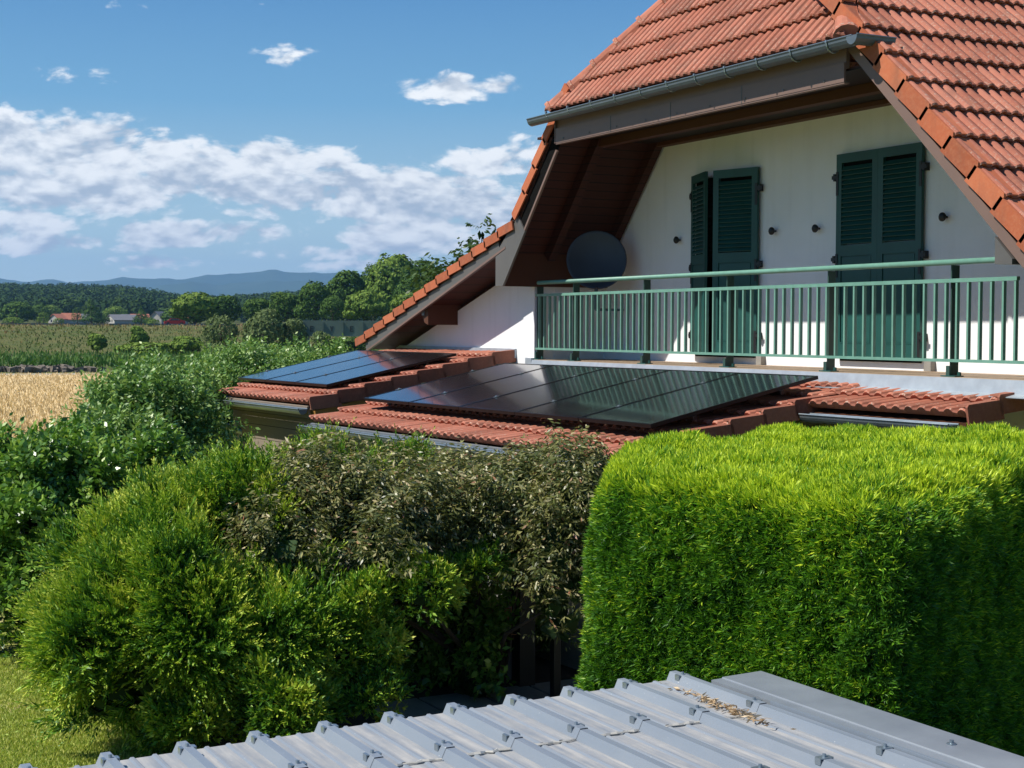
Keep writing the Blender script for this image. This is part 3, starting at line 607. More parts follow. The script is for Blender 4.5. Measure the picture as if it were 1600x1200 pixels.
me = bpy.data.meshes.new('ground'); me.from_pydata(vv, [], ff); me.update(); me.polygons.foreach_set('use_smooth', [True]*len(ff))
tag(link('ground', me, M['ground']), kind='structure')
def field(name, m, w0, w1, s0, s1, dz, label=None, cat=None, nw=14, ns=40, kind='structure'):
    P = np.array([[WD*a+WR*b for b in np.linspace(s0, s1, ns)] for a in np.linspace(w0, w1, nw)]); P[..., 2] = height(P)+dz
    me = bpy.data.meshes.new(name); me.from_pydata(P.reshape(-1, 3).tolist(), [], [(i*ns+j, i*ns+j+1, (i+1)*ns+j+1, (i+1)*ns+j) for i in range(nw-1) for j in range(ns-1)]); me.update()
    o = link(name, me, m)
    return tag(o, label, cat, kind=kind)
def wheatm(t):
    p = ob(t); n = t.noise(t.n('ShaderNodeMapping', ins={0: p, 2: (0, 0, -WA), 3: (3.0, 1.0, 1)}).outputs[0], 1.5, 8, .8)
    c = t.mix(t.ramp(n, [(.3, (0,)*3), (.7, (1,)*3)]), (.5, .36, .17), (.8, .62, .36))
    return pbsdf(t, t.mix(t.m('MULTIPLY', t.ramp(t.noise(p, .06, 3), [(.4, (0,)*3), (.7, (1,)*3)]), .35), c, (.6, .42, .18)), .9, 0, .1, n, .8, 0, .1)
M['wheat'] = mat('ripe_wheat', wheatm)
field('wheat_field', M['wheat'], 58, 166, -140, 60, .05)
M['dryg'] = mat('dry_slope', lambda t: pbsdf(t, t.mix(t.ramp(t.noise(ob(t), .18, 6, .7), [(.3, (0,)*3), (.7, (1,)*3)]), (.07, .12, .03), (.2, .17, .07)), .95, 0, .1, t.noise(ob(t), 1.2, 6, .8), 1, 0, .6))
n = 45000; w_ = 60+106*RNG.random(n)**1.5; s_ = (RNG.random(n)*.26-.13)*w_; P = w_[:, None]*WD+s_[:, None]*WR; P[:, 2] = height(P)+.1; D = unit(V(0, 0, 1)+RNG.normal(size=P.shape)*.4); l_ = .18+.22*RNG.random(n)
tag(quads('wheat', rhomb(P, D, unit(np.cross(D, RNG.normal(size=D.shape))), l_, l_*.12), L['wheat']), 'ripe golden wheat standing in the field at the left', 'wheat', kind='stuff')
field('embankment', M['dryg'], 250, 324, -190, 170, .06)
field('track', simple('pale_track', (.4, .35, .26), None, 1, .9), 166, 172, -140, 60, .05)
field('road', simple('asphalt', (.06, .06, .06), None, 1, .9), 326, 342, -190, 170, .06)
def FP(px, w_, z=None):                  # a point on the fields seen at bearing px, at distance w_ along WD
    r_ = ray(px, 511); k = w_/(r_[0]*WD[0]+r_[1]*WD[1]); p = V(r_[0]*k, r_[1]*k, 0); p[2] = height(p) if z is None else z; return p

# ---------------------------------------------------------------- leaves and shoots
def side(D):
    h = RNG.normal(size=D.shape); return unit(np.cross(D, h))
def snoise(P, f):
    x, y, z = (P*f).T; return (np.sin(2.1*x+1.3*np.sin(1.7*y+z))+np.sin(2.3*y+1.1*np.sin(1.9*z-x)+2)+np.sin(2.7*z+1.2*np.sin(1.3*x+1.6*y)+4))/2.0
def epts(ells, n, zmin=GZ+.02, under=.3, keep_out=.93, jit=.07, lump=0):
    C = np.array([e[0] for e in ells]); R = np.array([e[1] for e in ells]); A_ = (R[:, 0]*R[:, 1]*R[:, 2])**(2/3); out = []; outn = []; tot = 0
    while tot < n:
        k = RNG.choice(len(ells), size=n, p=A_/A_.sum()); d = unit(RNG.normal(size=(n, 3)))
        # lumpy surface
        q = 1+.09*np.sin(d[:, 0]*7+k)*np.sin(d[:, 1]*8+2*k)+.07*np.sin(d[:, 2]*11+d[:, 0]*9+k)-jit*np.abs(RNG.normal(size=n))
        P = C[k]+d*R[k]*q[:, None]; ok = P[:, 2] > zmin
        if lump: g = snoise(P, 1/lump); P = P+unit(d/R[k])*(g*lump*.75)[:, None]; ok &= (snoise(P+7, 1.7/lump) > -.5) | (lump < .19)
        for j in range(len(ells)):
            ins = (((P-C[j])/R[j])**2).sum(1) < keep_out**2; ok &= ~(ins & (k != j))
        ok &= (d[:, 2] > -.35) | (RNG.random(n) < under)
        nn = unit(d/R[k]); out.append(P[ok]); outn.append(nn[ok]); tot += ok.sum()
    return np.vstack(out)[:n], np.vstack(outn)[:n]
def core(ells, n, l=.16, sc=.84, zmin=GZ):
    e2 = [(e[0], np.array(e[1])*sc) for e in ells]; P, Nn = epts(e2, n, zmin); D = side(Nn); l_ = l*(.7+.6*RNG.random(n)); return rhomb(P-D*l/2, D, unit(np.cross(D, Nn)+.3*RNG.normal(size=(n, 3))), l_, l_*.5)
def stems(root, base, ells, n, r=.03, m='bark'):
    mb = MB(); base = np.array(base)
    for i in range(n):
        e = ells[i % len(ells)]; tip = np.array(e[0])+unit(RNG.normal(size=3))*np.array(e[1])*.6; b = base+V(*(RNG.normal(size=2)*.15), 0)
        mid = b*.5+tip*.5+V(*(RNG.normal(size=2)*.1), .1); mb.tube([b, mid, tip], [r, r*.7, r*.25], 6)
    make('branches', mb, M[m], root)
def bush(name, label, cat, ells, base, kind, n, ncore=2500, group=None):
    root = tag(empty(name, base), label, cat, group); sh = {'juniper': .2, 'tuft': .13, 'leafy': .2, 'leafy2': .17, 'olive': .13, 'cherry': .0}[kind]
    ells = [(c, tuple(max(q-sh, q*.45) for q in r)) for c, r in ells]
    P, Nn = epts(ells, n, under=.12, lump={'juniper': .3, 'tuft': .17, 'leafy': .3, 'leafy2': .26, 'olive': .2, 'cherry': 0}[kind])
    if kind == 'juniper':
        k = 6; P = np.repeat(P[:n//k], k, 0)+RNG.normal(size=(n//k*k, 3))*.035; Nn = np.repeat(Nn[:n//k], k, 0); n = len(P)
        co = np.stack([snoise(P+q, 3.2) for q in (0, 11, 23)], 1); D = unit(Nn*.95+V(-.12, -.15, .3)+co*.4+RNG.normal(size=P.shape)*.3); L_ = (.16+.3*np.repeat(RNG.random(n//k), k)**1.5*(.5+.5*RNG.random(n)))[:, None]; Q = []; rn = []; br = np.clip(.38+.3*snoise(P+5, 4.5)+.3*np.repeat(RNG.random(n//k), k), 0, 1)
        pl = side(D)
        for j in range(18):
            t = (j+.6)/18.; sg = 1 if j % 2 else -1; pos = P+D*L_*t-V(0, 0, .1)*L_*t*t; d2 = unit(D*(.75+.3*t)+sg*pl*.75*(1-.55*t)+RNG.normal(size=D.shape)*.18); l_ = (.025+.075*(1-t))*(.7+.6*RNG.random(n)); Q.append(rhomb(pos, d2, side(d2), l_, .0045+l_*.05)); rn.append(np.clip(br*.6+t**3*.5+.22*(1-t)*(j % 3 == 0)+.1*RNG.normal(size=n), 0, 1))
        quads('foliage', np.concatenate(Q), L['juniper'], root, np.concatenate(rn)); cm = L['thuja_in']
    elif kind == 'tuft':
        D = unit(Nn*.9+V(-.1, -.2, .4)+RNG.normal(size=P.shape)*.4); Q = []; rn = []; br = .2+.4*RNG.random(n)
        for j in range(12):
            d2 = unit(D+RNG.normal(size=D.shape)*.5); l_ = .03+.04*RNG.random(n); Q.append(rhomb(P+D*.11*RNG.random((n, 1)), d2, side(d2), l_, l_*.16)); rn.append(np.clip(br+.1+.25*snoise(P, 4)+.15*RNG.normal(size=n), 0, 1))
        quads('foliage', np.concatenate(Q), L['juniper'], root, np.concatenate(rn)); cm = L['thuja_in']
    else:
        m, sz, wd, k, droop, sl_ = {'leafy': ('leafy', .075, .24, 12, .15, .34), 'leafy2': ('leafy2', .08, .25, 12, .1, .26), 'olive': ('olive', .06, .15, 9, .75, .2), 'cherry': ('cherry', .12, .22, 9, .9, .28)}[kind]
        D = unit(Nn*.7+V(0, -.05, .55)+RNG.normal(size=P.shape)*.3); L_ = (sl_*(.5+RNG.random(n)))[:, None]; Q = []; rn = []; br = RNG.random(n)*.45
        for j in range(k):
            t = (j+.5)/k; pos = P+D*L_*t; az = 2.4*j; sd = side(D); d2 = unit(D*(.35+.5*t)+sd-V(0, 0, droop)*(.5+RNG.random((n, 1)))); l_ = sz*(.65+.6*RNG.random(n)); wv = unit(np.cross(d2, sd+.8*RNG.normal(size=d2.shape)))
            Q.append(rhomb(pos, d2, wv, l_, l_*wd)); rn.append(np.clip(br+.3*t+.14*RNG.normal(size=n)+.1, 0, 1))
        quads('foliage', np.concatenate(Q), L[m], root, np.concatenate(rn)); cm = L['thuja_in']
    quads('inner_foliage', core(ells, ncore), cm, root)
    stems(root, base, ells, 10)
    return root
def E_(px, y, d, rx, ry, rz): return (at(px, y, d), (rx, ry, rz))
bush('juniper_bush', 'spreading juniper bush with feathery bright green shoots beside the lawn', 'bush',
     [E_(255, 985, 12.2, .92, .9, .85), E_(370, 815, 13.2, .75, .9, .5), E_(500, 760, 13.9, .95, .6, .32), E_(640, 748, 14.3, .5, .35, .2), E_(240, 880, 12.7, .8, .8, .45), E_(175, 1030, 12.0, .5, .6, .72), E_(390, 1010, 12.0, .7, .7, .6)], at(280, 1090, 12.6)*[1, 1, 0]+[0, 0, GZ], 'juniper', 21000, 6500)
bush('juniper_bush', 'dark tufted juniper branches standing above the shed roof edge', 'bush',
     [E_(520, 1010, 12.2, .5, .5, .4), E_(430, 1095, 11.6, .65, .5, .4), E_(640, 915, 12.5, .5, .4, .3), E_(560, 960, 12.3, .5, .4, .35), E_(735, 885, 12.9, .35, .3, .22), E_(300, 1120, 11.7, .5, .4, .4), E_(560, 1090, 11.8, .32, .3, .2)], at(480, 1090, 12.4)*[1, 1, 0]+[0, 0, GZ], 'tuft', 9000, 2500)
bush('climbing_shrub', 'olive brown shrub with drooping narrow leaves below the tiled annex eaves', 'shrub',
     [E_(560, 815, 13.4, 1.1, .8, .55), E_(790, 820, 13.6, .8, .7, .62), E_(900, 810, 13.1, .33, .45, .68), E_(650, 758, 14.3, 1.35, .6, .26), E_(440, 865, 12.5, .48, .4, .46), E_(500, 775, 13.1, .62, .5, .4), E_(560, 870, 12.6, .6, .4, .4), E_(870, 742, 14.3, .55, .5, .24), E_(880, 900, 12.9, .22, .4, .75)], at(760, 1000, 13.9)*[1, 1, 0]+[0, 0, GZ], 'olive', 12000, 3500)
bush('leafy_shrub', 'tall pale green leafy shrub beside the far annex wall', 'shrub',
     [E_(225, 715, 20.4, .8, 1.0, 1.0), E_(180, 735, 19.4, .6, .8, .75), E_(350, 700, 25.8, 1.1, .9, 1.3), E_(250, 650, 22.5, .65, .9, .6), E_(400, 610, 26.5, 1.0, 1.0, .5), E_(245, 640, 21.5, .5, .6, .4)], at(310, 900, 20.5)*[1, 1, 0]+[0, 0, GZ], 'leafy', 9000, 4000)
bush('leafy_shrub', 'green leafy shrub rising behind the outermost solar panel', 'shrub', [E_(470, 600, 28, .9, 1.2, .45), E_(380, 605, 29, 1.2, 1, .45)], at(460, 800, 27)*[1, 1, 0]+[0, 0, GZ], 'leafy', 2600, 1500)
bush('leafy_shrub', 'dark green bushy shrub at the left edge behind the juniper', 'shrub',
     [E_(90, 870, 16.2, 1.15, 1.1, 1.15), E_(250, 830, 16.8, .85, .8, .85), E_(15, 800, 17.8, .8, .8, .55), E_(150, 785, 17.5, .75, .7, .5)], at(120, 1010, 16.2)*[1, 1, 0]+[0, 0, GZ], 'leafy2', 9000, 4000)
ct = at(735, 520, 27); bush('cherry_tree', 'cherry tree whose leafy top shoots rise behind the tiled verge', 'tree', [E_(700, 440, 27, .42, .5, .16), E_(745, 410, 27, .2, .3, .14), E_(790, 480, 28, 1.1, 1.0, .6), (at(752, 372, 27), (.04, .04, .22)), (at(780, 365, 27), (.04, .04, .05)), E_(735, 490, 27.5, 1.0, 1.0, .5)], ct*[1, 1, 0]+[0, 0, GZ], 'cherry', 620, 300)

# ---------------------------------------------------------------- clipped hedge
HP = np.array([(-8.26, 5.06), (-6.07, 5.44), (-7.2, 7.65), (-7.7, 8.75), (-8.6, 8.8), (-9.75, 7.5), (-9.35, 5.8)])
hedge = tag(empty('hedge', (-8.2, 7, GZ)), 'tall clipped conifer hedge, bright green on its flat top', 'hedge')
def hedge_leaves():
    inner = []
    zt = -.89; Q = []; rn = []; n = len(HP); cen = HP.mean(0)
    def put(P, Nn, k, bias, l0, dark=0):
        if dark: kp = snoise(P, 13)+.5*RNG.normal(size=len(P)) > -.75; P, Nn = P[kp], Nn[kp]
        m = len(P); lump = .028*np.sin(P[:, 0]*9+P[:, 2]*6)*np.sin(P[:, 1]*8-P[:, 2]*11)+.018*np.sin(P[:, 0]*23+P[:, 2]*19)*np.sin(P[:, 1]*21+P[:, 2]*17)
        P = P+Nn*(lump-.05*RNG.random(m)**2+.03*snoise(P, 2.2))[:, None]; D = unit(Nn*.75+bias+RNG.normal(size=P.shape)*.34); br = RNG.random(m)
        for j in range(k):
            d2 = unit(D+RNG.normal(size=D.shape)*.42); l_ = l0*(.6+.8*RNG.random(m)); Q.append(rhomb(P+D*l0*.9*RNG.random((m, 1)), d2, side(d2), l_, l_*.08)); rn.append(np.clip(br*.6+(.52 if not dark else -.12+.5*np.exp((P[:, 2]+.93)/.14).clip(0, 1)+.16*(P[:, 0] < -8.2))+.2*RNG.normal(size=m)+.12*snoise(P, 3), 0, 1))  # sides darkened for shade, left end lightened for sun; top growth yellower
    # top
    m = 40000; b0, b1 = HP.min(0)-.1, HP.max(0)+.1; X = RNG.random((m*2, 2))*(b1-b0)+b0; ins = np.ones(len(X), bool); dist = np.full(len(X), 9.)
    for i in range(n):
        a, b = HP[i], HP[(i+1) % n]; e = (b-a)/np.linalg.norm(b-a); dd = (X[:, 1]-a[1])*e[0]-(X[:, 0]-a[0])*e[1]; ins &= dd > 0; dist = np.minimum(dist, dd)
    X, dist = X[ins], dist[ins]; z = zt-.10*np.clip(1-dist/.16, 0, 1)**2+.02*np.sin(X[:, 0]*5)*np.sin(X[:, 1]*6)+.09*(X[:, 1]-5.2)/3.5-.03
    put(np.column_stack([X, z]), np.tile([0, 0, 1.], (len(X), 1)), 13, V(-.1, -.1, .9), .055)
    for i in range(n):
        a, b = HP[i], HP[(i+1) % n]; ln = np.linalg.norm(b-a); e = (b-a)/ln; nr = V(e[1], -e[0], 0); m = int(ln*2.5*(5000 if i in (0, 1, 6) else 1300)); v = RNG.random(m); u = RNG.random(m); bl = .17*(1-v)+.02; u = u*(ln+1.5*bl)-.75*bl; uc = np.clip(u, 0, ln)
        z = GZ+v*(zt-.08-GZ); bul = .02+.17*(1-v)-.07*np.clip(v-.95, 0, .05)/.05; cr = .07*(np.clip(1-uc/.14, 0, 1)**2+np.clip(1-(ln-uc)/.14, 0, 1)**2)
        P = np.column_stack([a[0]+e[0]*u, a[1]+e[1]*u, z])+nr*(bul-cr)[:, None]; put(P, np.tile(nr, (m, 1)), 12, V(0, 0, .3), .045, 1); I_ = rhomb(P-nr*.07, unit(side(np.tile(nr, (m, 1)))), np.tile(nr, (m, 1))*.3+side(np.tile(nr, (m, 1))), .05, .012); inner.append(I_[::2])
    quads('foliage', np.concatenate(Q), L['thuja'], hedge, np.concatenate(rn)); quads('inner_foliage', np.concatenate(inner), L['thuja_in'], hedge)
hedge_leaves()
mb = MB(); hc = HP.mean(0); pin = [(V(*(hc+(q-hc)*.93), GZ)) for q in HP]; mb.prism(pin, (0, 0, -1.12-GZ)); make('inner_mass', mb, simple('hedge_core', (.01, .018, .006), None, 9, 1), hedge)  # added near-black core, reads as shade through gaps in the leaves

# ---------------------------------------------------------------- near ground, arbor, pot
def grass(name, n, px0, px1, y0, y1, label, cat='grass'):
    P = np.array([onZ(px0+(px1-px0)*RNG.random(), y0+(y1-y0)*RNG.random(), GZ) for _ in range(n)]); D = unit(V(0, 0, 1)+RNG.normal(size=P.shape)*.45); l_ = .02+.025*RNG.random(n)
    return tag(quads(name, rhomb(P, D, side(D), l_, l_*.12), L['grass']), label, cat, kind='stuff')
P = np.array([at(190, 1130, 11.0), at(420, 1000, 15.5), at(330, 900, 19), at(1150, 900, 14), at(1150, 1100, 8.5), at(500, 1180, 9.0)]); P[:, 2] = GZ+.004
me = bpy.data.meshes.new('shade_soil'); me.from_pydata([tuple(p) for p in P], [], [tuple(range(6))]); me.update(); tag(link('shade_soil', me, simple('shade_soil_dark', (.035, .026, .018), (.02, .016, .012), 2, .95, 0, .6, 14)), kind='structure')  # dark sheet over the lawn, shade of the bushes put in its colour
bush('gap_fill_shrub', 'dark shrub added to fill the shaded gap between juniper and arbor post', 'shrub', [E_(665, 1000, 14.3, .8, .45, .85), E_(730, 1040, 13.6, .6, .35, .5), E_(800, 985, 15.2, .5, .3, .6)], at(680, 1080, 14)*[1, 1, 0]+[0, 0, GZ], 'leafy2', 1500, 4500)  # shrub made up to darken the gap under the arbor
grass('lawn_grass', 60000, -60, 260, 1030, 1260, 'short sunlit lawn grass below the juniper bush')
def post(px, y, d, w_, top, label):
    b = at(px, y, d)*[1, 1, 0]+[0, 0, GZ]; mb = MB(); mb.box((b[0]-w_/2, b[1]-w_/2, GZ), (b[0]+w_/2, b[1]+w_/2, top)); mb.box((b[0]-w_*.62, b[1]-w_*.62, top+.0005), (b[0]+w_*.62, b[1]+w_*.62, top+.03)); return tag(make('arbor_post', mb, M['black']), label, 'post', 'posts of the arbor')
post(818, 1000, 13.9, .16, -1.7, 'thick dark arbor post under the olive shrub'); post(868, 1000, 13.4, .07, -1.7, 'thin dark arbor post beside the clipped hedge'); post(797, 1000, 14.6, .05, -1.7, 'thin dark arbor post left of the thick one')
pc = at(775, 1000, 14.4); pc = V(pc[0], pc[1], -2.95)
mb = MB(); mb.lathe([(0, 0), (.1, 0), (.15, .24), (.17, .24), (.17, .3), (.15, .3), (.14, .27), (0, .27)], pc, (0, 0, 1), 20); pt = tag(make('flower_pot', mb, M['terracotta'], None, True), 'terracotta flower pot in the gloom under the arbor', 'flower pot')
mb = MB(); mb.box((pc[0]-.3, pc[1]-.25, GZ), (pc[0]+.3, pc[1]+.25, -2.955)); tag(make('stone_block', mb, M['stone']), 'low stone block carrying the terracotta pot', 'stone block')
mb = MB()
a0 = at(600, 1000, 13.0); 
for i in range(7):
    for j in range(6):
        q = V(-12.2+i*.62, 5.0+j*.55, GZ+.004+.002*random.random()); mb.box((q[0], q[1], GZ-.03), (q[0]+.59, q[1]+.52, q[2]+.012))
tag(make('paving', mb, M['stone']), kind='structure')

# ================================================================ BACKGROUND
def tree(name, label, px, yb, yt, wpx, d, mat_, n=1500, cat='tree', group='trees beyond the fields', conical=0, q=.55, up=0.):
    base = at(px, yb, d); low = cat == 'bush' or mat_ == 'willow'; H = (yb-yt)/FPX*d*1.0; Wd = wpx/FPX*d; c = base+V(0, 0, H*(.46 if low else .56)); root = tag(empty(name, base), label, cat, group)
    ells = [(c, (Wd*.42, Wd*.42, H*.43))]
    for k in range(9):
        if conical: t = k/8.; ells.append((base+V(RNG.normal()*Wd*.05, RNG.normal()*Wd*.05, H*(.2+.68*t)), (Wd*.46*(1.05-t), Wd*.46*(1.05-t), H*.14)))
        else:
            a = RNG.random()*2*pi; h = RNG.random(); rr = Wd*.3*(1-.55*h); ells.append((base+V(cos(a)*rr, sin(a)*rr, H*((.08 if low else .3)+(.75 if low else .55)*h)), tuple(np.array([Wd*.22, Wd*.22, H*.15])*(.8+.5*RNG.random()))))
    if conical: ells = ells[1:]
    P, Nn = epts(ells, n, -99, .6, .9, .1); s_ = q*(.6+.8*RNG.random(n)); D = unit(side(Nn)+Nn*.3+V(0, 0, up)); Qd = rhomb(P-D*s_[:, None]/2, D, unit(np.cross(D, Nn)+.35*RNG.normal(size=P.shape)), s_, s_*.42)
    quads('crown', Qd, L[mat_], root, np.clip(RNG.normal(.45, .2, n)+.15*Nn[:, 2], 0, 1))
    mb = MB(); mb.tube([base-V(0, 0, .8), base+V(0, 0, H*.35), base+V(.02*H, 0, H*.75)], [Wd*.05, Wd*.035, Wd*.01], 7)
    for k in range(4): a = k*1.6; mb.tube([base+V(0, 0, H*.3), base+V(cos(a)*Wd*.25, sin(a)*Wd*.25, H*.6)], [Wd*.02, Wd*.006], 5)
    make('trunk', mb, M['bark'], root)
T = [  # label, px, ybase, ytop, width px, distance, material, n, conical
 ('tall airy tree at the summit of the wooded rise right of the hills', 612, 512, 399, 92, 420, 'tree_l', 5200, 0), ('dark broad tree left of the tall airy tree', 545, 512, 424, 80, 430, 'tree', 3800, 0),
 ('dark tree close to the tiled roof verge', 668, 512, 410, 80, 440, 'tree', 3200, 0), ('bright yellow green tree just above the green bridge girder', 572, 508, 455, 72, 360, 'tree_l', 3000, 0),
 ('dark tree behind the left end of the bridge', 492, 510, 440, 62, 410, 'tree', 2800, 0), ('dark tree in the dip left of the bridge', 448, 510, 458, 62, 420, 'tree', 2400, 0),
 ('dark tree behind the two big willows', 405, 510, 466, 58, 430, 'tree', 2000, 0), ('broad bright tree beyond the red car', 305, 511, 457, 78, 420, 'tree_l', 3000, 0),
 ('small bright tree in front of the dark bridge trees', 635, 512, 458, 60, 370, 'tree_l', 2000, 0), ('mid green tree beyond the willows', 352, 511, 462, 56, 440, 'tree', 2200, 0), ('round tree high behind the tall airy one', 585, 505, 412, 60, 470, 'tree', 2200, 0), ('dark tree at the very foot of the roof verge', 640, 512, 432, 60, 400, 'tree', 2400, 0), ('small dark tree between the bridge and the wooded rise', 520, 508, 462, 44, 380, 'tree', 1700, 0),
 ('large willow left of the middle one, nearest the red car', 345, 553, 487, 62, 235, 'willow', 2600, 0), ('largest willow with a pointed crown, middle of the three', 413, 556, 482, 72, 230, 'willow', 3000, 0), ('willow overlapping the left end of the bridge', 458, 552, 494, 50, 232, 'willow', 2200, 0), ('small pale willow sapling in front of the bridge', 503, 556, 518, 34, 215, 'willow', 1100, 0),
 ('dark rounded tree at the far left village edge', 28, 509, 473, 58, 760, 'tree', 1700, 0), ('dark tree between the far left edge and the red roof', 62, 508, 476, 34, 780, 'tree', 1000, 0), ('conical dark tree between the village houses', 143, 509, 466, 33, 740, 'tree', 1500, 1), ('dark conifer right of the long grey roofs', 221, 509, 478, 30, 740, 'tree', 1200, 1),
 ('low yellow green tree at the far left road edge', 20, 510, 496, 34, 700, 'tree_l', 700, 0), ('light round tree behind the long grey roof', 180, 505, 479, 40, 900, 'tree_l', 1100, 0), ('dark tree directly left of the conical one', 121, 508, 480, 20, 800, 'tree', 800, 0), ('rounded tree right of the white gabled house', 272, 510, 484, 46, 700, 'tree', 1400, 0), ('small light tree left of the red roofs', 68, 510, 489, 20, 690, 'tree_l', 600, 0), ('low bright bushy tree left of the red car', 240, 511, 499, 24, 640, 'tree_l', 600, 0), ('low tree in front of the long grey roof', 160, 510, 494, 26, 740, 'tree', 900, 0), ('low tree in front of the white gable', 234, 510, 496, 22, 720, 'tree', 800, 0), ('garden tree in front of the left red roof', 92, 510, 497, 20, 760, 'tree_l', 700, 0),
 ('pale tree crown just above the red roofs', 80, 500, 477, 34, 960, 'tree_l', 800, 0)]
for lb, px, yb, yt, wp, d, m, n, cn in T: tree('willow_tree' if m == 'willow' else 'tree', lb, px, yb, yt, wp, d, m, n, conical=cn, q=max(.35, wp/FPX*d*.062), up=.5 if m == 'willow' else 0)
for lb, px, yb, yt, wp, d, m, n in (('yellow green bush on the dry slope', 152, 545, 520, 30, 262, 'tree_l', 900), ('taller bright green bush on the dry slope', 218, 545, 511, 32, 262, 'tree_l', 1100), ('low green bush between the slope and the willows', 292, 553, 526, 60, 240, 'tree_l', 1600), ('green scrub below the bridge girder', 545, 552, 524, 80, 260, 'tree', 2200), ('low green scrub behind the corn', 235, 555, 534, 120, 252, 'tree_l', 2200)):
    tree('slope_bush', lb, px, yb, yt, wp, d, m, n, 'bush', 'bushes on the dry slope', q=.5)

# corn, dry grass, rubble
n = 30000; w_ = 190+62*RNG.random(n)**1.4; w_[:9000] = 188+3*RNG.random(9000); s_ = -130+200*RNG.random(n); P = w_[:, None]*WD+s_[:, None]*WR; P[:, 2] = height(P)+RNG.random(n)*1.0
D = unit(V(0, 0, 1)+RNG.normal(size=P.shape)*.35); l_ = .5+.35*RNG.random(n); rn = np.clip((P[:, 2]+5.2)/1.3+.15*RNG.normal(size=n), 0, 1)
tag(quads('corn_field', rhomb(P, D, side(D), l_, l_*.13), L['corn'], None, rn), 'strip of dark green corn along the foot of the dry slope', 'corn field', kind='stuff')
n = 26000; w_ = 252+72*RNG.random(n); s_ = -170+300*RNG.random(n); P = w_[:, None]*WD+s_[:, None]*WR; P[:, 2] = height(P); cl = .1+.7*ss(284, 318, w_+12*snoise(P, .05))+.12*snoise(P, .11)+.14*RNG.normal(size=n)
D = unit(V(0, 0, 1)+RNG.normal(size=P.shape)*.5); l_ = .3+.45*RNG.random(n); tag(quads('dry_grass', rhomb(P, D, side(D), l_, l_*.18), L['dry'], None, np.clip(cl, 0, 1)), 'tall dry brown grass covering the embankment slope', 'dry grass', kind='stuff')
mb = MB()
for i in range(150):
    c = FP(-40+RNG.random()*(150 if i < 110 else 210), 176+RNG.random()*8); r_ = .2+.45*RNG.random(); v = unit(RNG.normal(size=(8, 3)))*r_*(.7+.5*RNG.random((8, 1))); bm = bmesh = None
    q = np.array([(x, y, z) for z in (-1, 1) for y in (-1, 1) for x in (-1, 1)])*r_*.6+RNG.normal(size=(8, 3))*r_*.2+c+[0, 0, r_*.4]; mb.add(q, [(0, 2, 3, 1), (4, 5, 7, 6), (0, 1, 5, 4), (2, 6, 7, 3), (0, 4, 6, 2), (1, 3, 7, 5)])
tag(make('rubble', mb, simple('rubble_stone', (.26, .21, .16), (.03, .028, .025), .8, .95)), 'heap of pale and dark rubble between wheat and corn', 'rubble', kind='stuff')

# road barrier, car, bridge, village
mb = MB(); a = FP(-80, 325.5); b = FP(470, 325.5); dd = b-a; Lg = np.linalg.norm(dd); dd /= Lg
gr_ = tag(empty('guard_rail', a), 'long grey guard rail along the road on top of the embankment', 'guard rail')
mb.prism([a+V(0, 0, .2), a+V(0, 0, .5), b+V(0, 0, .5), b+V(0, 0, .2)], (.08, .08, 0)); make('beam', mb, M['zinc_dark'], gr_)
mb = MB()
for k in range(0, int(Lg), 2): q = a+dd*k; mb.box((q[0]-.05, q[1]-.05, q[2]-.2), (q[0]+.05, q[1]+.05, q[2]+.49))
tag(make('posts', mb, M['zinc_dark'], gr_), kind='stuff')
cc = FP(273, 331)+V(0, 0, .15); u = dd; v_ = V(-u[1], u[0], 0); car = tag(empty('car', cc), 'red car driving along the embankment road', 'car')
def prof_box(name, prof, half, m, parent): mb = MB(); mb.prism([cc+u*x-v_*half+V(0, 0, z) for x, z in prof], v_*half*2); return make(name, mb, m, parent)
M['red'] = simple('red_paint', (.75, .03, .02), None, 3, .35, 0, .02)
prof_box('body', [(-2.2, .35), (-2.2, .85), (-1.5, 1.0), (-.8, 1.45), (.7, 1.5), (1.5, 1.1), (2.15, 1.0), (2.2, .35)], .85, M['red'], car)
prof_box('window', [(-1.25, 1.02), (-.72, 1.38), (.62, 1.42), (1.3, 1.06)], .86, M['glass'], car)
for x in (-1.4, 1.4):
    mb = MB(); mb.lathe([(0, -.9), (.32, -.9), (.34, -.86), (.34, .86), (.32, .9), (0, .9)], cc+u*x+V(0, 0, .34), v_, 16); make('wheel', mb, M['black'], car)
def letter(mb, ch, o, ux, h, t, dpt):
    Wd = h*.62; S_ = {'E': [((0, 0), (t, h)), ((0, 0), (Wd, t)), ((0, h-t), (Wd, h)), ((0, h/2-t/2), (Wd*.85, h/2+t/2))]}
    if ch in S_:
        for (a, b), (c, d) in S_[ch]: mb.prism([o+ux*a+V(0, 0, b), o+ux*c+V(0, 0, b), o+ux*c+V(0, 0, d), o+ux*a+V(0, 0, d)], dpt)
    else:
        mb.prism([o+V(0, 0, h), o+ux*t*1.2+V(0, 0, h), o+ux*(Wd/2+t*.3)+V(0, 0, t), o+ux*(Wd/2-t*.5)], dpt); mb.prism([o+ux*(Wd-t*1.2)+V(0, 0, h), o+ux*Wd+V(0, 0, h), o+ux*(Wd/2+t*.5), o+ux*(Wd/2-t*.3)+V(0, 0, t)], dpt*1.01)
db = 235; B0 = at(470, 511, db)*[1, 1, 0]; B1 = at(640, 511, db)*[1, 1, 0]; ub = unit(B1-B0); nb = V(-ub[1], ub[0], 0); nb = nb if nb@FW > 0 else -nb; Lb = np.linalg.norm(B1-B0); z0b, z1b = -(525-511)/FPX*db, (511-503.5)/FPX*db
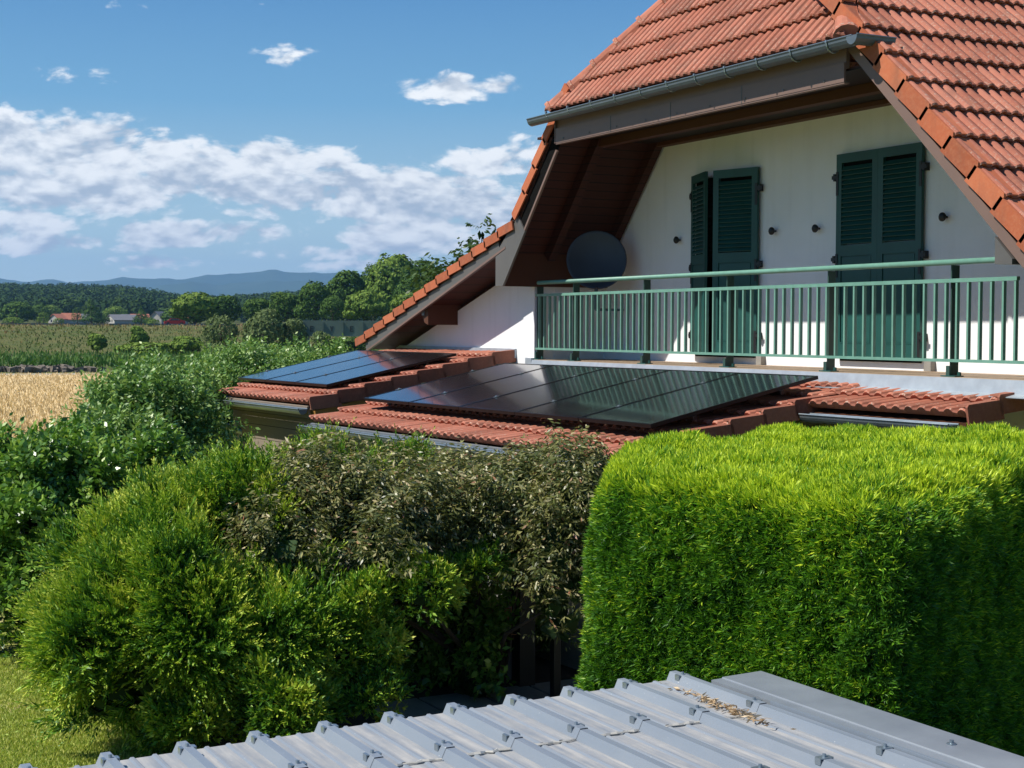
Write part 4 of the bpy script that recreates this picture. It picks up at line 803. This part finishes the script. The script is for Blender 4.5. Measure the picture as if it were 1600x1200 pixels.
bridge = tag(empty('bridge', (B0+B1)/2+V(0, 0, -5.2)), 'green steel girder bridge carrying large dark letters behind the willows', 'bridge')
M['girder'] = simple('girder_green', (.12, .17, .13), (.095, .135, .105), .5, .6); M['girder_letter'] = simple('letter_dark', (.035, .05, .042), None, 1, .8)
mb = MB(); P_ = lambda a, z: B0+ub*a+V(0, 0, z)
mb.prism([P_(-1.2, z0b), P_(Lb, z0b), P_(Lb, z1b), P_(-1.2, z1b)], nb*.3); gd = make('girder', mb, M['girder'], bridge)
mb = MB(); mb.prism([P_(-1.5, z1b), P_(Lb, z1b), P_(Lb, z1b+.18), P_(-1.5, z1b+.18)], nb*6); mb.prism([P_(-1.2, z0b-.12)-nb*.25, P_(Lb, z0b-.12)-nb*.25, P_(Lb, z0b)-nb*.25, P_(-1.2, z0b)-nb*.25], nb*.8); make('flange', mb, M['girder'], bridge)
for k in range(6):
    mb = MB(); a = .1+k*3.03; mb.prism([P_(a, z0b+.001)-nb*.2, P_(a+.32, z0b+.001)-nb*.2, P_(a+.32, z1b-.001)-nb*.2, P_(a, z1b-.001)-nb*.2], nb*.19); make('stiffener', mb, M['girder'], bridge)
for k, ch in enumerate('EVE'):
    mb = MB(); letter(mb, ch, P_(1.4+k*3.03, z0b+.6)-nb*.03, ub, .85, .17, nb*.028); make('letter', mb, M['girder_letter'], bridge)
mb = MB(); mb.prism([P_(-1.5, z0b-3.9), P_(1.2, z0b-3.9), P_(1.2, z0b-.125), P_(-1.5, z0b-.125)], nb*5); make('abutment', mb, M['stone'], bridge)
def vhouse(px, w0, d, hw, hr, roofc, wallc, label, dep=8, rot=0, yb=507):
    hw *= .8; hr *= .8; w0 *= .85; c = at(px, yb, d); u = V(cos(YAW+rot), -sin(YAW+rot), 0); v = V(sin(YAW+rot), cos(YAW+rot), 0); r = tag(empty('village_house', c), label, 'house', 'village houses beyond the embankment'); h2 = w0/2
    mb = MB(); mb.prism([c-u*h2+V(0, 0, -1), c+u*h2+V(0, 0, -1), c+u*h2+V(0, 0, hw), c+V(0, 0, hw+hr), c-u*h2+V(0, 0, hw)], v*dep); wl = make('wall', mb, wallc, r)
    for s in (-1, 1):
        mb = MB(); a = c+u*s*(h2+.5)+V(0, 0, hw-.35)-v*.5; b = c+V(0, 0, hw+hr+.05)-v*.5; mb.prism([a, b, b+V(0, 0, .25), a+V(0, 0, .25)], v*(dep+1)); make('roof', mb, roofc, r)
    for x in (-.22, .22):
        mb = MB(); q = c+u*w0*x-v*.03+V(0, 0, 1.2); mb.prism([q-u*.5, q+u*.5, q+u*.5+V(0, 0, 1.3), q-u*.5+V(0, 0, 1.3)], v*.02); make('window', mb, M['glass'], r)
ro = simple('village_roof_red', (.4, .14, .08), None, 1, .8); rg = simple('village_roof_grey', (.16, .16, .17), None, 1, .8); vw = simple('village_wall', (.42, .4, .37), None, 1, .9)
PI2 = pi/2
vhouse(84, 9, 830, 3.6, 3.0, ro, vw, 'white village house with red gable roof, left of its group', 10, .5); vhouse(97, 9, 835, 3.4, 3.8, ro, vw, 'village house whose steep red roof faces the fields', 9, 1.2); vhouse(112, 9, 850, 4.2, 2.8, rg, vw, 'grey roofed village house beside the red roofs', 9, 1.0)
vhouse(172, 13, 820, 3.0, 3.2, rg, vw, 'long village house with pale grey roof', 14, .9); vhouse(190, 10, 850, 3.4, 3.2, rg, vw, 'grey roofed village house right of the long one', 12, .6); vhouse(205, 9, 850, 4.0, 2.8, ro, vw, 'small red roofed village house beside the dark conifer', 9, 1.2)
vhouse(243, 8, 800, 4.0, 4.0, rg, vw, 'white village house with steep grey gable', 10, .3); vhouse(262, 10, 830, 4.0, 3.0, ro, vw, 'red roofed village house half hidden by a rounded tree', 10, 1.1)

# far wood and mountains
n = 5200; px = -90+800*RNG.random(n); w_ = 960+1150*RNG.random(n)**.8
C = np.array([FP(a, b) for a, b in zip(px, w_)]); k = 34; hgt = 9+7*RNG.random(n); rad = 4+3*RNG.random(n)
d = unit(RNG.normal(size=(n, k, 3))+[0, 0, .5]); P = C[:, None, :]+[0, 0, 1]*(hgt*.6)[:, None, None]+d*np.stack([rad, rad, hgt*.45], 1)[:, None, :]; P = P.reshape(-1, 3); N_ = d.reshape(-1, 3); m = len(P)
D = side(N_); s_ = 1.7+1.5*RNG.random(m); rn = np.clip(np.repeat(RNG.random(n), k)*.7+.15+.12*RNG.normal(size=m), 0, 1)
tag(quads('far_wood', rhomb(P-D*s_[:, None]/2, D, unit(np.cross(D, N_)+.3*RNG.normal(size=D.shape)), s_, s_*.45), L['forest'], None, rn), 'dense far wood covering the low hills behind the village', 'wood', kind='stuff')
def ridge(name, dist, prof, dep):
    pxs = np.arange(-1500, 3001, 12); ys = np.interp(pxs, [a for a, b in prof], [b for a, b in prof]); ys = ys+1.1*np.sin(pxs/23.)+.8*np.sin(pxs/9.1+2)+.5*np.sin(pxs/5.3)
    rows = []
    for f, hk in ((0, 0), (.25, .38), (.5, .72), (.78, .93), (1, 1), (1.5, .6), (2, 0)):
        r_ = [at(p, 511, dist+dep*f)+V(0, 0, (511-y)/FPX*(dist+dep)*hk*(1+.06*sin(p/31.+f*7)*(1 if 0 < f < 1 else 0))-12) for p, y in zip(pxs, ys)]; rows += r_
    n = len(pxs); me = bpy.data.meshes.new(name); me.from_pydata([tuple(q) for q in rows], [], [(i*n+j, i*n+j+1, (i+1)*n+j+1, (i+1)*n+j) for i in range(6) for j in range(n-1)]); me.update(); me.polygons.foreach_set('use_smooth', [True]*len(me.polygons))
    tag(link(name, me, M['mount']), kind='structure')
M['mount'] = mat('wooded_mountain', lambda t: pbsdf(t, t.mix(t.noise(ob(t), .004, 6, .6), (.03, .06, .03), (.07, .1, .05)), .95, 0, .05))
ridge('mountains', 12500, [(-1500, 432), (-400, 430), (-40, 440), (0, 436), (30, 441), (75, 438), (110, 443), (150, 440), (185, 433), (250, 437), (290, 436), (330, 427), (370, 428), (400, 425), (430, 421), (460, 424), (510, 425), (560, 428), (640, 431), (760, 438), (1000, 430), (3000, 434)], 1200)
ridge('mountains', 10800, [(-1500, 470), (0, 470), (150, 462), (260, 446), (300, 439), (350, 443), (400, 439), (470, 436), (560, 441), (700, 450), (3000, 460)], 900)

# ---------------------------------------------------------------- haze
mb = MB(); mb.box((-14800, -14800, -40), (14800, 14800, 640))
hz = make('haze', mb, bpy.data.materials.new('haze'), None); hm = hz.data.materials[0]; hm.use_nodes = True; t = NT(hm.node_tree)
pv = t.n('ShaderNodeVolumePrincipled', ins={'Color': (.3, .58, 1, 1), 'Density': 6.5e-5, 'Anisotropy': .2}); t.t.links.new(pv.outputs[0], t.n('ShaderNodeOutputMaterial').inputs['Volume'])
tag(hz, kind='stuff')
